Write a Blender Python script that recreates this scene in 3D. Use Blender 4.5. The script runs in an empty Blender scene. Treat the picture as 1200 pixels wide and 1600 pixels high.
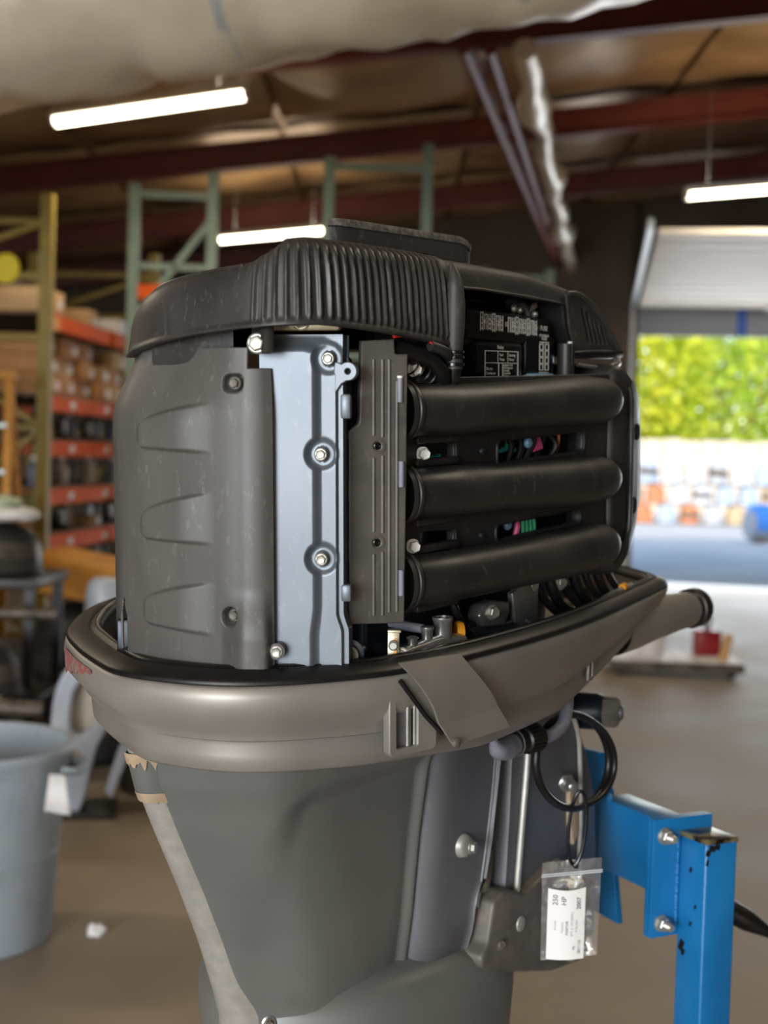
import bpy, bmesh, math, random
import numpy as np
from mathutils import Matrix, Vector, Euler
random.seed(7); rng = np.random.default_rng(7)
C = bpy.context.scene.collection
PI = math.pi

# ------------------------------------------------------------------ camera, sky, sun, area lights, exposure
scene = bpy.context.scene
cam_data = bpy.data.cameras.new('camera'); cam = bpy.data.objects.new('camera', cam_data); C.objects.link(cam)
cam_data.sensor_fit = 'HORIZONTAL'; cam_data.sensor_width = 36.0; cam_data.lens = 36.0*2100/1200
cam.matrix_world = Matrix(((0.99955, -0.029996, 0.0, 0.0), (0.001213, 0.040425, -0.999182, 0.0),
                           (0.029971, 0.998732, 0.040443, 1.62), (0, 0, 0, 1)))
cam_data.dof.use_dof = True; cam_data.dof.focus_distance = 1.62; cam_data.dof.aperture_fstop = 5.2
cam_data.clip_end = 300
scene.camera = cam

world = bpy.data.worlds.new('sky'); scene.world = world; world.use_nodes = True
wn = world.node_tree.nodes; wl = world.node_tree.links
sky = wn.new('ShaderNodeTexSky'); sky.sky_type = 'NISHITA'; sky.sun_disc = False
sky.sun_elevation = math.radians(38); sky.sun_rotation = math.radians(200); sky.air_density = 1.0; sky.dust_density = 1.0
wl.new(sky.outputs[0], wn['Background'].inputs[0]); wn['Background'].inputs[1].default_value = 0.38

def add_light(name, kind, energy, color, matrix=None, **kw):
    d = bpy.data.lights.new(name, kind); d.energy = energy; d.color = color
    for k, v in kw.items(): setattr(d, k, v)
    o = bpy.data.objects.new(name, d); C.objects.link(o)
    if matrix is not None: o.matrix_world = matrix
    return o
def aim(loc, target):
    q = (Vector(target)-Vector(loc)).to_track_quat('-Z', 'Y')
    return Matrix.Translation(loc) @ q.to_matrix().to_4x4()
add_light('sun', 'SUN', 3.1, (1.0, 0.93, 0.80), aim((0, 0, 30), (0.35*20, 20, 30-0.56*20)), angle=0.009)
# daylight falling in through the open bay behind the camera
add_light('bay_daylight', 'AREA', 760, (0.86, 0.93, 1.0), aim((-4.4, -7.6, 1.9), (-0.4, 2, 1.3)), shape='RECTANGLE', size=5.0, size_y=3.2)
# daylight falling in through the open overhead door
add_light('door_daylight', 'AREA', 260, (0.88, 0.94, 1.0), aim((6.4, 18.4, 1.5), (4.0, 9, 2.3)), shape='RECTANGLE', size=6.0, size_y=3.2)
scene.view_settings.view_transform = 'Standard'; scene.view_settings.look = 'None'
scene.view_settings.gamma = 1.0; scene.view_settings.use_curve_mapping = False
scene.view_settings.exposure = 0.22

# ------------------------------------------------------------------ materials
def srgb(c):
    f = lambda v: v/12.92 if v <= 0.04045 else ((v+0.055)/1.055)**2.4
    return tuple(f(x/255.0) for x in c)+(1.0,)
def mat(name, c1, c2=None, scale=20.0, rough=0.5, metal=0.0, bump=0.0, bscale=None, stretch=(1, 1, 1), scratch=None, scratch_amt=0.0,
        emit=None, emit_s=0.0, rough2=None, detail=5.0, lo=0.35, hi=0.65, spec=0.5, coat=0.0, sscale=110.0):
    m = bpy.data.materials.new(name); m.use_nodes = True
    n = m.node_tree.nodes; l = m.node_tree.links; b = n['Principled BSDF']
    b.inputs['Roughness'].default_value = rough; b.inputs['Metallic'].default_value = metal
    b.inputs['Specular IOR Level'].default_value = spec; b.inputs['Coat Weight'].default_value = coat
    col = srgb(c1); b.inputs['Base Color'].default_value = col
    if c2 is not None or bump or scratch:
        tc = n.new('ShaderNodeTexCoord'); mp = n.new('ShaderNodeMapping'); mp.inputs['Scale'].default_value = stretch
        l.new(tc.outputs['Object'], mp.inputs[0])
        nz = n.new('ShaderNodeTexNoise'); nz.inputs['Scale'].default_value = scale; nz.inputs['Detail'].default_value = detail
        l.new(mp.outputs[0], nz.inputs['Vector'])
        out = None
        if c2 is not None:
            r = n.new('ShaderNodeValToRGB'); r.color_ramp.elements[0].position = lo; r.color_ramp.elements[1].position = hi
            r.color_ramp.elements[0].color = col; r.color_ramp.elements[1].color = srgb(c2)
            l.new(nz.outputs['Fac'], r.inputs[0]); out = r.outputs[0]
        if scratch is not None:
            mp2 = n.new('ShaderNodeMapping'); mp2.inputs['Scale'].default_value = (sscale, sscale, sscale*0.4); mp2.inputs['Rotation'].default_value = (0.5, 0.3, 0)
            l.new(tc.outputs['Object'], mp2.inputs[0])
            n2 = n.new('ShaderNodeTexNoise'); n2.inputs['Scale'].default_value = 1.0; n2.inputs['Detail'].default_value = 6.0; n2.inputs['Roughness'].default_value = 0.7
            l.new(mp2.outputs[0], n2.inputs['Vector'])
            r2 = n.new('ShaderNodeValToRGB'); r2.color_ramp.elements[0].position = 0.57; r2.color_ramp.elements[1].position = 0.70
            r2.color_ramp.elements[1].color = (scratch_amt,)*3+(1,)
            l.new(n2.outputs['Fac'], r2.inputs[0])
            mx = n.new('ShaderNodeMix'); mx.data_type = 'RGBA'; mx.inputs[7].default_value = srgb(scratch)
            l.new(r2.outputs[0], mx.inputs[0])
            if out is not None: l.new(out, mx.inputs[6])
            else: mx.inputs[6].default_value = col
            out = mx.outputs[2]
        if out is not None: l.new(out, b.inputs['Base Color'])
        if rough2 is not None:
            mr = n.new('ShaderNodeMapRange'); mr.inputs[1].default_value = 0.3; mr.inputs[2].default_value = 0.7
            mr.inputs[3].default_value = rough; mr.inputs[4].default_value = rough2
            l.new(nz.outputs['Fac'], mr.inputs[0]); l.new(mr.outputs[0], b.inputs['Roughness'])
        if bump:
            bp = n.new('ShaderNodeBump'); bp.inputs['Strength'].default_value = bump; bp.inputs['Distance'].default_value = 0.002
            if bscale:
                nb = n.new('ShaderNodeTexNoise'); nb.inputs['Scale'].default_value = bscale; nb.inputs['Detail'].default_value = 3
                l.new(mp.outputs[0], nb.inputs['Vector']); l.new(nb.outputs['Fac'], bp.inputs['Height'])
            else: l.new(nz.outputs['Fac'], bp.inputs['Height'])
            l.new(bp.outputs[0], b.inputs['Normal'])
    if emit is not None:
        b.inputs['Emission Color'].default_value = srgb(emit); b.inputs['Emission Strength'].default_value = emit_s
    return m

M = {}
M['lid'] = mat('worn_black_plastic', (46, 44, 43), (60, 57, 54), 9, 0.34, bump=0.06, bscale=420, scratch=(140, 134, 126), scratch_amt=0.3, rough2=0.6)
M['cover'] = mat('scuffed_grey_plastic', (74, 72, 69), (94, 91, 87), 7, 0.36, stretch=(1, 1, 0.35), bump=0.05, bscale=380, scratch=(150, 146, 140), scratch_amt=0.3, rough2=0.58)
M['black'] = mat('satin_black_plastic', (36, 36, 36), (46, 44, 43), 14, 0.36, bump=0.05, bscale=500, rough2=0.5)
M['runner'] = mat('matte_black_nylon', (34, 33, 33), (46, 44, 42), 10, 0.36, bump=0.06, bscale=600, scratch=(110, 104, 96), scratch_amt=0.3, rough2=0.55)
M['plate'] = mat('dusty_black_plastic', (74, 70, 66), (90, 85, 78), 16, 0.45, bump=0.06, bscale=500, scratch=(140, 132, 120), scratch_amt=0.3)
M['gloss_black'] = mat('glossy_black_plastic', (20, 20, 21), None, rough=0.22)
M['rubber'] = mat('black_rubber', (14, 14, 15), (24, 23, 23), 40, 0.42)
M['void'] = mat('recess_shade_black', (10, 10, 11), None, rough=0.7)  # near-black: mostly shade in holes, gaps and recesses put into colour
M['silver'] = mat('silver_blue_paint', (100, 108, 117), (112, 119, 126), 6, 0.38, metal=0.4, bump=0.03, bscale=700, scratch=(150, 154, 156), scratch_amt=0.2)
M['pan'] = mat('metallic_grey_paint', (144, 140, 134), (162, 156, 147), 5, 0.36, metal=0.42, bump=0.03, bscale=900, scratch=(160, 152, 140), scratch_amt=0.16, rough2=0.5)
M['apron'] = mat('grey_green_paint', (108, 111, 108), (122, 123, 117), 4, 0.38, metal=0.22, bump=0.02, bscale=800, scratch=(130, 128, 120), scratch_amt=0.14, rough2=0.5)
M['spine'] = mat('weathered_silver_paint', (166, 163, 156), (182, 178, 169), 60, 0.42, metal=0.3, bump=0.05)
M['chip'] = mat('exposed_primer', (188, 168, 142), (160, 138, 112), 30, 0.6)
M['bracket'] = mat('dark_grey_paint', (92, 93, 98), (106, 107, 110), 5, 0.42, metal=0.18, scratch=(150, 146, 138), scratch_amt=0.18)
M['cast'] = mat('corroded_cast_aluminium', (98, 94, 88), (122, 114, 102), 30, 0.55, metal=0.35, bump=0.12)
M['navy'] = mat('navy_block_paint', (26, 34, 46), (34, 43, 56), 12, 0.35, metal=0.25)
M['zinc'] = mat('zinc_plated_steel', (180, 178, 170), (158, 154, 144), 60, 0.36, metal=0.6)
M['white_bolt'] = mat('white_zinc_bolt', (238, 236, 230), None, rough=0.35)
M['steel'] = mat('machined_aluminium', (172, 172, 170), (150, 148, 144), 40, 0.3, metal=0.8)
M['orange'] = mat('orange_plastic', (226, 150, 30), None, rough=0.45)
M['yellow_zinc'] = mat('yellow_passivated_steel', (206, 198, 172), (186, 176, 146), 40, 0.35, metal=0.5)
M['white_print'] = mat('white_print', (226, 224, 218), None, rough=0.6)
M['ink'] = mat('black_ink', (40, 40, 44), None, rough=0.7)
M['paper'] = mat('white_paper', (240, 236, 234), (232, 228, 226), 8, 0.6)
M['cyan'] = mat('cyan_wire', (60, 170, 180), None, rough=0.4)
M['pink'] = mat('pink_wire', (235, 90, 150), None, rough=0.4)
M['green_wire'] = mat('green_wire', (70, 165, 120), None, rough=0.4)
M['red_wire'] = mat('red_wire', (200, 40, 36), None, rough=0.4)
M['tan_wire'] = mat('copper_brown_wire', (176, 112, 76), None, rough=0.4)
M['lilac_hose'] = mat('grey_lilac_hose', (122, 124, 138), (136, 137, 148), 30, 0.5)
M['blue_tube'] = mat('pale_blue_tube', (120, 160, 190), None, rough=0.3)
M['clear_part'] = mat('frosted_connector', (200, 214, 214), None, rough=0.4)
M['blue'] = mat('chipped_blue_paint', (18, 106, 166), (30, 122, 184), 9, 0.32, bump=0.05, bscale=60, scratch=(28, 26, 26), scratch_amt=0.0)
M['post_cap'] = mat('oily_brass_cap', (150, 138, 100), (30, 22, 16), 26, 0.3, metal=0.4, lo=0.42, hi=0.56)
M['conc'] = mat('stained_concrete', (140, 127, 110), (164, 149, 130), 1.1, 0.55, bump=0.1, bscale=30, rough2=0.7, detail=9)
M['red_steel'] = mat('red_oxide_steel', (104, 44, 34), (120, 54, 40), 3, 0.5)
M['insul'] = mat('foil_faced_insulation', (150, 118, 80), (186, 150, 104), 1.6, 0.36, metal=0.35, bump=0.5, bscale=2.2, stretch=(1, 1, 1))
M['foil'] = mat('wrapped_duct_foil', (212, 200, 178), (232, 220, 198), 3, 0.34, metal=0.2, bump=1.0, bscale=5)
M['rack_y'] = mat('olive_yellow_rack_paint', (142, 122, 42), (158, 136, 50), 6, 0.5)
M['rack_o'] = mat('orange_beam_paint', (214, 84, 8), (222, 92, 10), 5, 0.6, spec=0.2)
M['rack_g'] = mat('sage_green_rack_paint', (104, 124, 106), (118, 136, 116), 5, 0.5)
M['wood_deck'] = mat('particle_board', (110, 86, 62), (128, 100, 72), 12, 0.7)
M['carton'] = mat('brown_cardboard', (176, 124, 74), (190, 138, 86), 4, 0.75)
M['carton2'] = mat('light_cardboard', (200, 160, 108), (210, 172, 122), 4, 0.75)
M['wall'] = mat('dim_metal_siding', (84, 70, 54), (96, 80, 62), 2, 0.6)
M['can'] = mat('grey_blue_plastic_bin', (156, 168, 178), (170, 181, 190), 3, 0.5, scratch=(90, 92, 92), scratch_amt=0.4, sscale=9)
M['door_panel'] = mat('door_panel_ivory', (236, 226, 212), (228, 218, 204), 3, 0.5)
M['door_grey'] = mat('door_bottom_grey', (150, 156, 164), None, rough=0.5)
M['track'] = mat('galvanised_track', (196, 202, 198), (180, 186, 184), 10, 0.4, metal=0.3)
M['tape'] = mat('blue_tape', (54, 104, 196), None, rough=0.5)
M['asphalt'] = mat('pale_yard_concrete', (186, 184, 178), (204, 200, 192), 0.6, 0.8)
M['fence'] = mat('weathered_board', (198, 180, 160), (214, 198, 180), 2, 0.8)
M['junk'] = mat('dirty_black_casing', (34, 33, 33), (52, 48, 44), 6, 0.45)
M['tube'] = mat('lit_fluorescent_tube', (255, 250, 235), None, emit=(255, 244, 214), emit_s=9.0)
M['fixture'] = mat('white_fixture_metal', (220, 216, 206), None, rough=0.5)
M['gold_tarp'] = mat('amber_cover', (206, 142, 40), (186, 122, 34), 5, 0.6)

# clear film of the parts bag
m = bpy.data.materials.new('clear_poly_film'); m.use_nodes = True; n = m.node_tree.nodes; l = m.node_tree.links
n.remove(n['Principled BSDF']); tr = n.new('ShaderNodeBsdfTransparent'); gl = n.new('ShaderNodeBsdfGlossy'); gl.inputs['Roughness'].default_value = 0.12
df = n.new('ShaderNodeBsdfDiffuse'); df.inputs[0].default_value = (0.8, 0.8, 0.8, 1)
m1 = n.new('ShaderNodeMixShader'); m2 = n.new('ShaderNodeMixShader'); m1.inputs[0].default_value = 0.12; m2.inputs[0].default_value = 0.05
l.new(tr.outputs[0], m1.inputs[1]); l.new(gl.outputs[0], m1.inputs[2]); l.new(m1.outputs[0], m2.inputs[1]); l.new(df.outputs[0], m2.inputs[2])
tcb = n.new('ShaderNodeTexCoord'); nzb = n.new('ShaderNodeTexNoise'); nzb.inputs['Scale'].default_value = 45; bpb = n.new('ShaderNodeBump'); bpb.inputs['Strength'].default_value = 0.7
bpb.inputs['Distance'].default_value = 0.004; l.new(tcb.outputs['Object'], nzb.inputs[0]); l.new(nzb.outputs['Fac'], bpb.inputs['Height']); l.new(bpb.outputs[0], gl.inputs['Normal'])
l.new(m2.outputs[0], n['Material Output'].inputs[0]); M['film'] = m

def leaf_mat(name, c1, c2):
    m = bpy.data.materials.new(name); m.use_nodes = True; n = m.node_tree.nodes; l = m.node_tree.links
    n.remove(n['Principled BSDF'])
    tc = n.new('ShaderNodeTexCoord'); nz = n.new('ShaderNodeTexNoise'); nz.inputs['Scale'].default_value = 1.3; nz.inputs['Detail'].default_value = 6
    r = n.new('ShaderNodeValToRGB'); r.color_ramp.elements[0].color = srgb(c1); r.color_ramp.elements[1].color = srgb(c2)
    r.color_ramp.elements[0].position = 0.36; r.color_ramp.elements[1].position = 0.62
    d = n.new('ShaderNodeBsdfDiffuse'); t = n.new('ShaderNodeBsdfTranslucent'); mx = n.new('ShaderNodeMixShader'); mx.inputs[0].default_value = 0.5
    l.new(tc.outputs['Object'], nz.inputs[0]); l.new(nz.outputs['Fac'], r.inputs[0]); l.new(r.outputs[0], d.inputs[0]); l.new(r.outputs[0], t.inputs[0])
    l.new(d.outputs[0], mx.inputs[1]); l.new(t.outputs[0], mx.inputs[2]); l.new(mx.outputs[0], n['Material Output'].inputs[0])
    return m
M['leaf'] = leaf_mat('yellow_green_leaves', (170, 190, 50), (246, 238, 90))
M['leaf2'] = leaf_mat('fresh_green_leaves', (160, 196, 70), (226, 232, 100))

# ------------------------------------------------------------------ mesh helpers
def link_mesh(name, me, material, parent=None, smooth=40):
    o = bpy.data.objects.new(name, me); C.objects.link(o)
    if material is not None: me.materials.append(material)
    if smooth:
        me.polygons.foreach_set('use_smooth', [True]*len(me.polygons))
        if smooth < 170: me.set_sharp_from_angle(angle=math.radians(smooth))
    if parent is not None: o.parent = parent
    return o
class G:
    """collects shapes of ONE part into one mesh"""
    def __init__(s): s.v = []; s.f = []
    def add(s, vs, fs):
        k = len(s.v); s.v += [tuple(map(float, p)) for p in vs]; s.f += [tuple(i+k for i in f) for f in fs]; return s
    def bm(s, bm):
        bm.verts.index_update(); s.add([v.co for v in bm.verts], [[v.index for v in f.verts] for f in bm.faces]); bm.free(); return s
    def box(s, c, size, bev=0.0, rot=None, seg=2):
        b = bmesh.new(); bmesh.ops.create_cube(b, size=1.0)
        bmesh.ops.scale(b, vec=size, verts=b.verts)
        if bev > 0: bmesh.ops.bevel(b, geom=b.edges[:], offset=bev, segments=seg, profile=0.5, affect='EDGES')
        if rot is not None: bmesh.ops.transform(b, matrix=(rot if isinstance(rot, Matrix) else Euler(rot).to_matrix().to_4x4()), verts=b.verts)
        bmesh.ops.translate(b, vec=c, verts=b.verts); return s.bm(b)
    def rings(s, R, closed=True, cap0=False, cap1=False):
        R = [np.asarray(r, float) for r in R]; n = len(R[0]); k = len(s.v)
        for r in R: s.v += [tuple(p) for p in r]
        for i in range(len(R)-1):
            for j in range(n if closed else n-1):
                a = k+i*n+j; b = k+i*n+(j+1) % n; s.f.append((a, b, b+n, a+n))
        if cap0: s.f.append(tuple(k+j for j in range(n))[::-1])
        if cap1: s.f.append(tuple(k+(len(R)-1)*n+j for j in range(n)))
        return s
    def tube(s, pts, r, n=12, cap=True, smooth_n=0):
        P = np.asarray(pts, float)
        rr = np.full(len(P), r) if np.isscalar(r) else np.asarray(r, float)
        if smooth_n:
            t = np.linspace(0, len(P)-1, smooth_n); rr = np.interp(t, np.arange(len(P)), rr); P = crom(P, smooth_n, False)
        T = np.gradient(P, axis=0); T /= np.linalg.norm(T, axis=1)[:, None]+1e-12
        up = np.array([0, 0, 1.]) if abs(T[0][2]) < 0.9 else np.array([1., 0, 0])
        N = np.cross(T[0], up); N /= np.linalg.norm(N); R = []
        for i in range(len(P)):
            N = N-T[i]*(N@T[i]); N /= np.linalg.norm(N)+1e-12; B = np.cross(T[i], N)
            a = np.linspace(0, 2*PI, n, endpoint=False)
            R.append(P[i]+rr[i]*(np.cos(a)[:, None]*N+np.sin(a)[:, None]*B))
        return s.rings(R, True, cap, cap)
    def cyl(s, p0, p1, r0, r1=None, n=20): return s.tube([p0, p1], [r0, r0 if r1 is None else r1], n)
    def lathe(s, prof, p0, axis=(0, 0, 1), n=24, phase=0.0, cap=True):
        """prof: list of (radius, height) along the axis"""
        ax = Vector(axis).normalized(); q = ax.to_track_quat('Z', 'Y').to_matrix(); R = []
        for r, h in prof:
            R.append([Vector(p0)+q@Vector((r*math.cos(a+phase), r*math.sin(a+phase), h)) for a in np.linspace(0, 2*PI, n, endpoint=False)])
        return s.rings(R, True, cap, cap)
    def prism(s, poly, axis, a, b, bev=0.0, seg=3, bev_all=True):
        """polygon in the plane across `axis`, extruded from a to b"""
        bb = bmesh.new(); put = {'x': lambda p, h: (h, p[0], p[1]), 'y': lambda p, h: (p[0], h, p[1]), 'z': lambda p, h: (p[0], p[1], h)}[axis]
        v0 = [bb.verts.new(put(p, a)) for p in poly]; v1 = [bb.verts.new(put(p, b)) for p in poly]; k = len(poly)
        bb.faces.new(v0); bb.faces.new(v1[::-1])
        for i in range(k): bb.faces.new((v0[i], v1[i], v1[(i+1) % k], v0[(i+1) % k]))
        bmesh.ops.recalc_face_normals(bb, faces=bb.faces)
        if bev: bmesh.ops.bevel(bb, geom=bb.edges[:], offset=bev, segments=seg, profile=0.5, affect='EDGES', clamp_overlap=True)
        return s.bm(bb)
    def xform(s, m):
        s.v = [tuple(m@Vector(p)) for p in s.v]; return s
    def build(s, name, material, parent=None, smooth=40):
        me = bpy.data.meshes.new(name); me.from_pydata(s.v, [], s.f); me.update()
        b = bmesh.new(); b.from_mesh(me); bmesh.ops.recalc_face_normals(b, faces=b.faces); b.to_mesh(me); b.free()
        return link_mesh(name, me, material, parent, smooth)
def crom(P, n, closed=True):
    """Catmull-Rom through control points, resampled to n points by arc length"""
    P = np.asarray(P, float); k = len(P)
    idx = (lambda i: i % k) if closed else (lambda i: min(max(i, 0), k-1))
    out = []; segs = k if closed else k-1
    for i in range(segs):
        p0, p1, p2, p3 = (P[idx(i+d)] for d in (-1, 0, 1, 2))
        for t in np.linspace(0, 1, 24, endpoint=False):
            out.append(0.5*((2*p1)+(-p0+p2)*t+(2*p0-5*p1+4*p2-p3)*t*t+(-p0+3*p1-3*p2+p3)*t**3))
    out = np.array(out+[P[0] if closed else P[-1]])
    d = np.r_[0, np.cumsum(np.linalg.norm(np.diff(out, axis=0), axis=1))]
    t = np.linspace(0, d[-1], n, endpoint=not closed)
    return np.stack([np.interp(t, d, out[:, j]) for j in range(P.shape[1])], 1)
def outn(P, closed=True):
    """outward normals of a counter-clockwise plan outline"""
    T = (np.roll(P, -1, 0)-np.roll(P, 1, 0)) if closed else np.gradient(P, axis=0)
    T = T/(np.linalg.norm(T, axis=1)[:, None]+1e-12); return np.stack([T[:, 1], -T[:, 0]], 1)
def sstep(a, b, x):
    t = np.clip((np.asarray(x, float)-a)/(b-a), 0, 1); return t*t*(3-2*t)
def curve_plate(name, outline, holes, depth, bevel, matrix, material, parent, smooth=40):
    """flat plate with rounded edges and real holes; outline in its own x-y plane, placed by matrix"""
    cu = bpy.data.curves.new(name, 'CURVE'); cu.dimensions = '2D'; cu.fill_mode = 'BOTH'; cu.extrude = depth/2-bevel; cu.bevel_depth = bevel; cu.bevel_resolution = 2
    for loop in [outline]+holes:
        sp = cu.splines.new('POLY'); sp.points.add(len(loop)-1); sp.use_cyclic_u = True
        for p, q in zip(sp.points, loop): p.co = (q[0], q[1], 0, 1)
    t = bpy.data.objects.new(name, cu); C.objects.link(t); dg = bpy.context.evaluated_depsgraph_get(); dg.update()
    me = bpy.data.meshes.new_from_object(t.evaluated_get(dg)); bpy.data.objects.remove(t); bpy.data.curves.remove(cu)
    me.transform(matrix); me.name = name; me.materials.clear()
    return link_mesh(name, me, material, parent, smooth)
def text_mesh(name, body, size, matrix, material, parent, align='LEFT', bold=0.0):
    cu = bpy.data.curves.new(name, 'FONT'); cu.body = body; cu.size = size; cu.align_x = align; cu.align_y = 'CENTER'; cu.extrude = 0.0001; cu.offset = bold; cu.space_line = 0.9
    cu.resolution_u = 3
    t = bpy.data.objects.new(name, cu); C.objects.link(t); dg = bpy.context.evaluated_depsgraph_get(); dg.update()
    me = bpy.data.meshes.new_from_object(t.evaluated_get(dg)); bpy.data.objects.remove(t); bpy.data.curves.remove(cu)
    me.transform(matrix); me.name = name; me.materials.clear()
    return link_mesh(name, me, material, parent, 0)
def rrect(x0, y0, x1, y1, r, k=5):
    pts = []
    for cx, cy, a in ((x1-r, y1-r, 0), (x0+r, y1-r, PI/2), (x0+r, y0+r, PI), (x1-r, y0+r, 1.5*PI)):
        pts += [(cx+r*math.cos(a+t), cy+r*math.sin(a+t)) for t in np.linspace(0, PI/2, k)]
    return pts
def basis(o, ex, ey):
    ex = Vector(ex).normalized(); ey = Vector(ey); ey = (ey-ex*ey.dot(ex)).normalized(); ez = ex.cross(ey)
    return Matrix(((ex.x, ey.x, ez.x, o[0]), (ex.y, ey.y, ez.y, o[1]), (ex.z, ey.z, ez.z, o[2]), (0, 0, 0, 1)))
def tag(o, label, cat, group=None, kind=None):
    o['label'] = label; o['category'] = cat
    if group: o['group'] = group
    if kind: o['kind'] = kind
    return o
def thing(name, label, cat, loc=(0, 0, 0), rotz=0.0, group=None):
    o = bpy.data.objects.new(name, None); C.objects.link(o); o.location = loc; o.rotation_euler = (0, 0, rotz); o.empty_display_size = 0.1
    return tag(o, label, cat, group)
def struct(name, g, m, parent=None, smooth=0):
    o = g.build(name, m, parent, smooth)
    if parent is None: o['kind'] = 'structure'
    return o
def copy_tree(o, parent=None):
    c = o.copy(); C.objects.link(c)
    if parent is not None: c.parent = parent
    for ch in [x for x in bpy.data.objects if x.parent == o]: copy_tree(ch, c)
    return c
def hexbolt(name, p, axis, r, m, parent, h=None, phase=0.3):
    """flanged hexagon-head bolt: washer flange, six-sided head, dished crown"""
    h = h or r*0.9; g = G()
    g.lathe([(r*1.25, 0), (r*1.25, r*0.22), (r*1.05, r*0.34)], p, axis, 20)
    g.lathe([(r*0.95, r*0.3), (r*0.95, h), (r*0.8, h*1.12), (r*0.55, h*1.05)], p, axis, 6, phase)
    return g.build(name, m, parent, 30)

# ------------------------------------------------------------------ the outboard motor (local frame: x forward, y port, z up; z = 0 at the rim of the lower cowling)
motor = bpy.data.objects.new('outboard_motor', None); C.objects.link(motor)
tag(motor, 'grey V6 outboard motor with its top cowl off, mounted on the blue stand', 'outboard motor')
_R = Matrix(((0.601774, -0.798108, -0.02986), (0.796297, 0.602447, -0.054489), (0.061477, 0.009012, 0.998068)))
BASE = 1.15
motor.matrix_world = Matrix.Translation(Vector((-0.029641, 1.922606, 1.406463))-_R@Vector((0, 0, BASE))) @ _R.to_4x4()

# ---- lower cowling: the tub around the powerhead
OUT = [(-.462, -.03), (-.458, -.085), (-.443, -.137), (-.414, -.181), (-.359, -.225), (-.279, -.266), (-.146, -.290), (.037, -.292), (.2, -.276), (.35, -.252), (.48, -.229), (.525, -.218), (.56, -.192),
       (.60, -.14), (.63, -.09), (.65, .03), (.63, .16), (.56, .25), (.3, .32), (.05, .355), (-.06, .362), (-.152, .352), (-.242, .297), (-.34, .205), (-.395, .12), (-.44, .03)]
P0 = crom(OUT, 400); N0 = outn(P0)
rear = sstep(-.1, -.45, P0[:, 0])                       # 1 at the stern end, 0 along the sides
zb = np.interp(P0[:, 0], [-.46, -.25, -.1, .1, .25, .4, .6], [-.121, -.126, -.138, -.134, -.108, -.082, -.060])
frac = zb/-.121
def pring(off, z): 
    p = P0+N0*np.asarray(off)[..., None] if np.ndim(off) else P0+N0*off
    return np.c_[p, np.broadcast_to(z, len(p))]
bul = .009+.014*rear
notch = sstep(-.305, -.295, P0[:, 0])*sstep(-.222, -.232, P0[:, 0])*(P0[:, 1] < 0)   # latch pocket
g = G().rings([pring(-.034, -.06), pring(-.030, -.05), pring(-.026, -.012), pring(-.004, -.012), pring(bul-.004, -.0135), pring(bul, -.0165),
               pring(bul+.002, -.028*frac), pring(bul-.001, -.05*frac), pring(-.001+.002*rear, -.068*frac), pring(-.003, -.080*frac), pring(-.012, -.0835*frac), pring(-.013, -.088*frac),
               pring(-.012, -.10*frac), pring(-.014, -.117*frac), pring(-.018, -.1205*frac), pring(-.05, -.122*frac), pring(-.10, -.125*frac)])
low = g.build('lower_cowling', M['pan'], motor, 50)
# inner black tray floor
g = G(); c0 = np.array([.1, .03]); g.rings([pring(-.032, -.045), np.c_[c0+(P0-c0)*.55, np.full(400, -.12)], np.c_[c0+(P0-c0)*.05, np.full(400, -.12)]], cap1=True)
g.build('inner_tray', M['void'], low, 50)
# rubber rim seal with a double ridge
g = G(); prof = [(-.028, -.013), (-.0275, -.002), (-.022, .002), (-.017, .0005), (-.0145, -.004), (-.011, -.0045), (-.008, .0), (-.004, -.0015), (.001, -.006), (.004, -.011), (.003, -.0135)]
g.rings([pring(d*1.0+(bul*.75 if d > -.002 else 0), z) for d, z in prof]).build('rim_seal', M['rubber'], low, 60)
g = G()
for i in range(0, 400):                                 # toothed edging strip set in the seal groove
    if P0[i, 1] < .05 and i % 1 == 0:
        for f in (0.0, .5):
            p = P0[i]*(1-f)+P0[(i+1) % 400]*f+N0[i]*-.0135; g.box((p[0], p[1], -.0022), (.0022, .005, .0032), rot=(0, 0, math.atan2(N0[i, 1], N0[i, 0])+PI/2))
o = g.build('edging_strip', M['rubber'], low, 0)
# bottom closing plate towards the mid section
g = G().rings([pring(-.09, -.125*frac), np.c_[np.array([-.05, .03])+(P0-np.array([-.05, .03]))*.25, np.full(400, -.20)]], cap1=True); g.build('bottom_plate', M['pan'], low, 60)
# red scuff at the port stern corner
M['scuff'] = mat('red_scuffed_paint', (150, 84, 82), (132, 124, 116), 90, 0.5, lo=.48, hi=.58)
g = G(); ii = [i for i in range(400) if P0[i, 0] < -.36 and .03 < P0[i, 1] < .17]; ii.sort(key=lambda i: P0[i, 1]); R = []
for f in (0.0, .3, .6, 1.0):
    R.append([(*(P0[i]+N0[i]*(bul[i]+.0032-.002*abs(f-.4))), -.020-(.004+.030*(k/len(ii))**1.0)*f-.002*math.sin(k*1.3)*f) for k, i in enumerate(ii)])
g.rings(R, closed=False).build('red_scuff', M['scuff'], low, 60)
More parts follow.
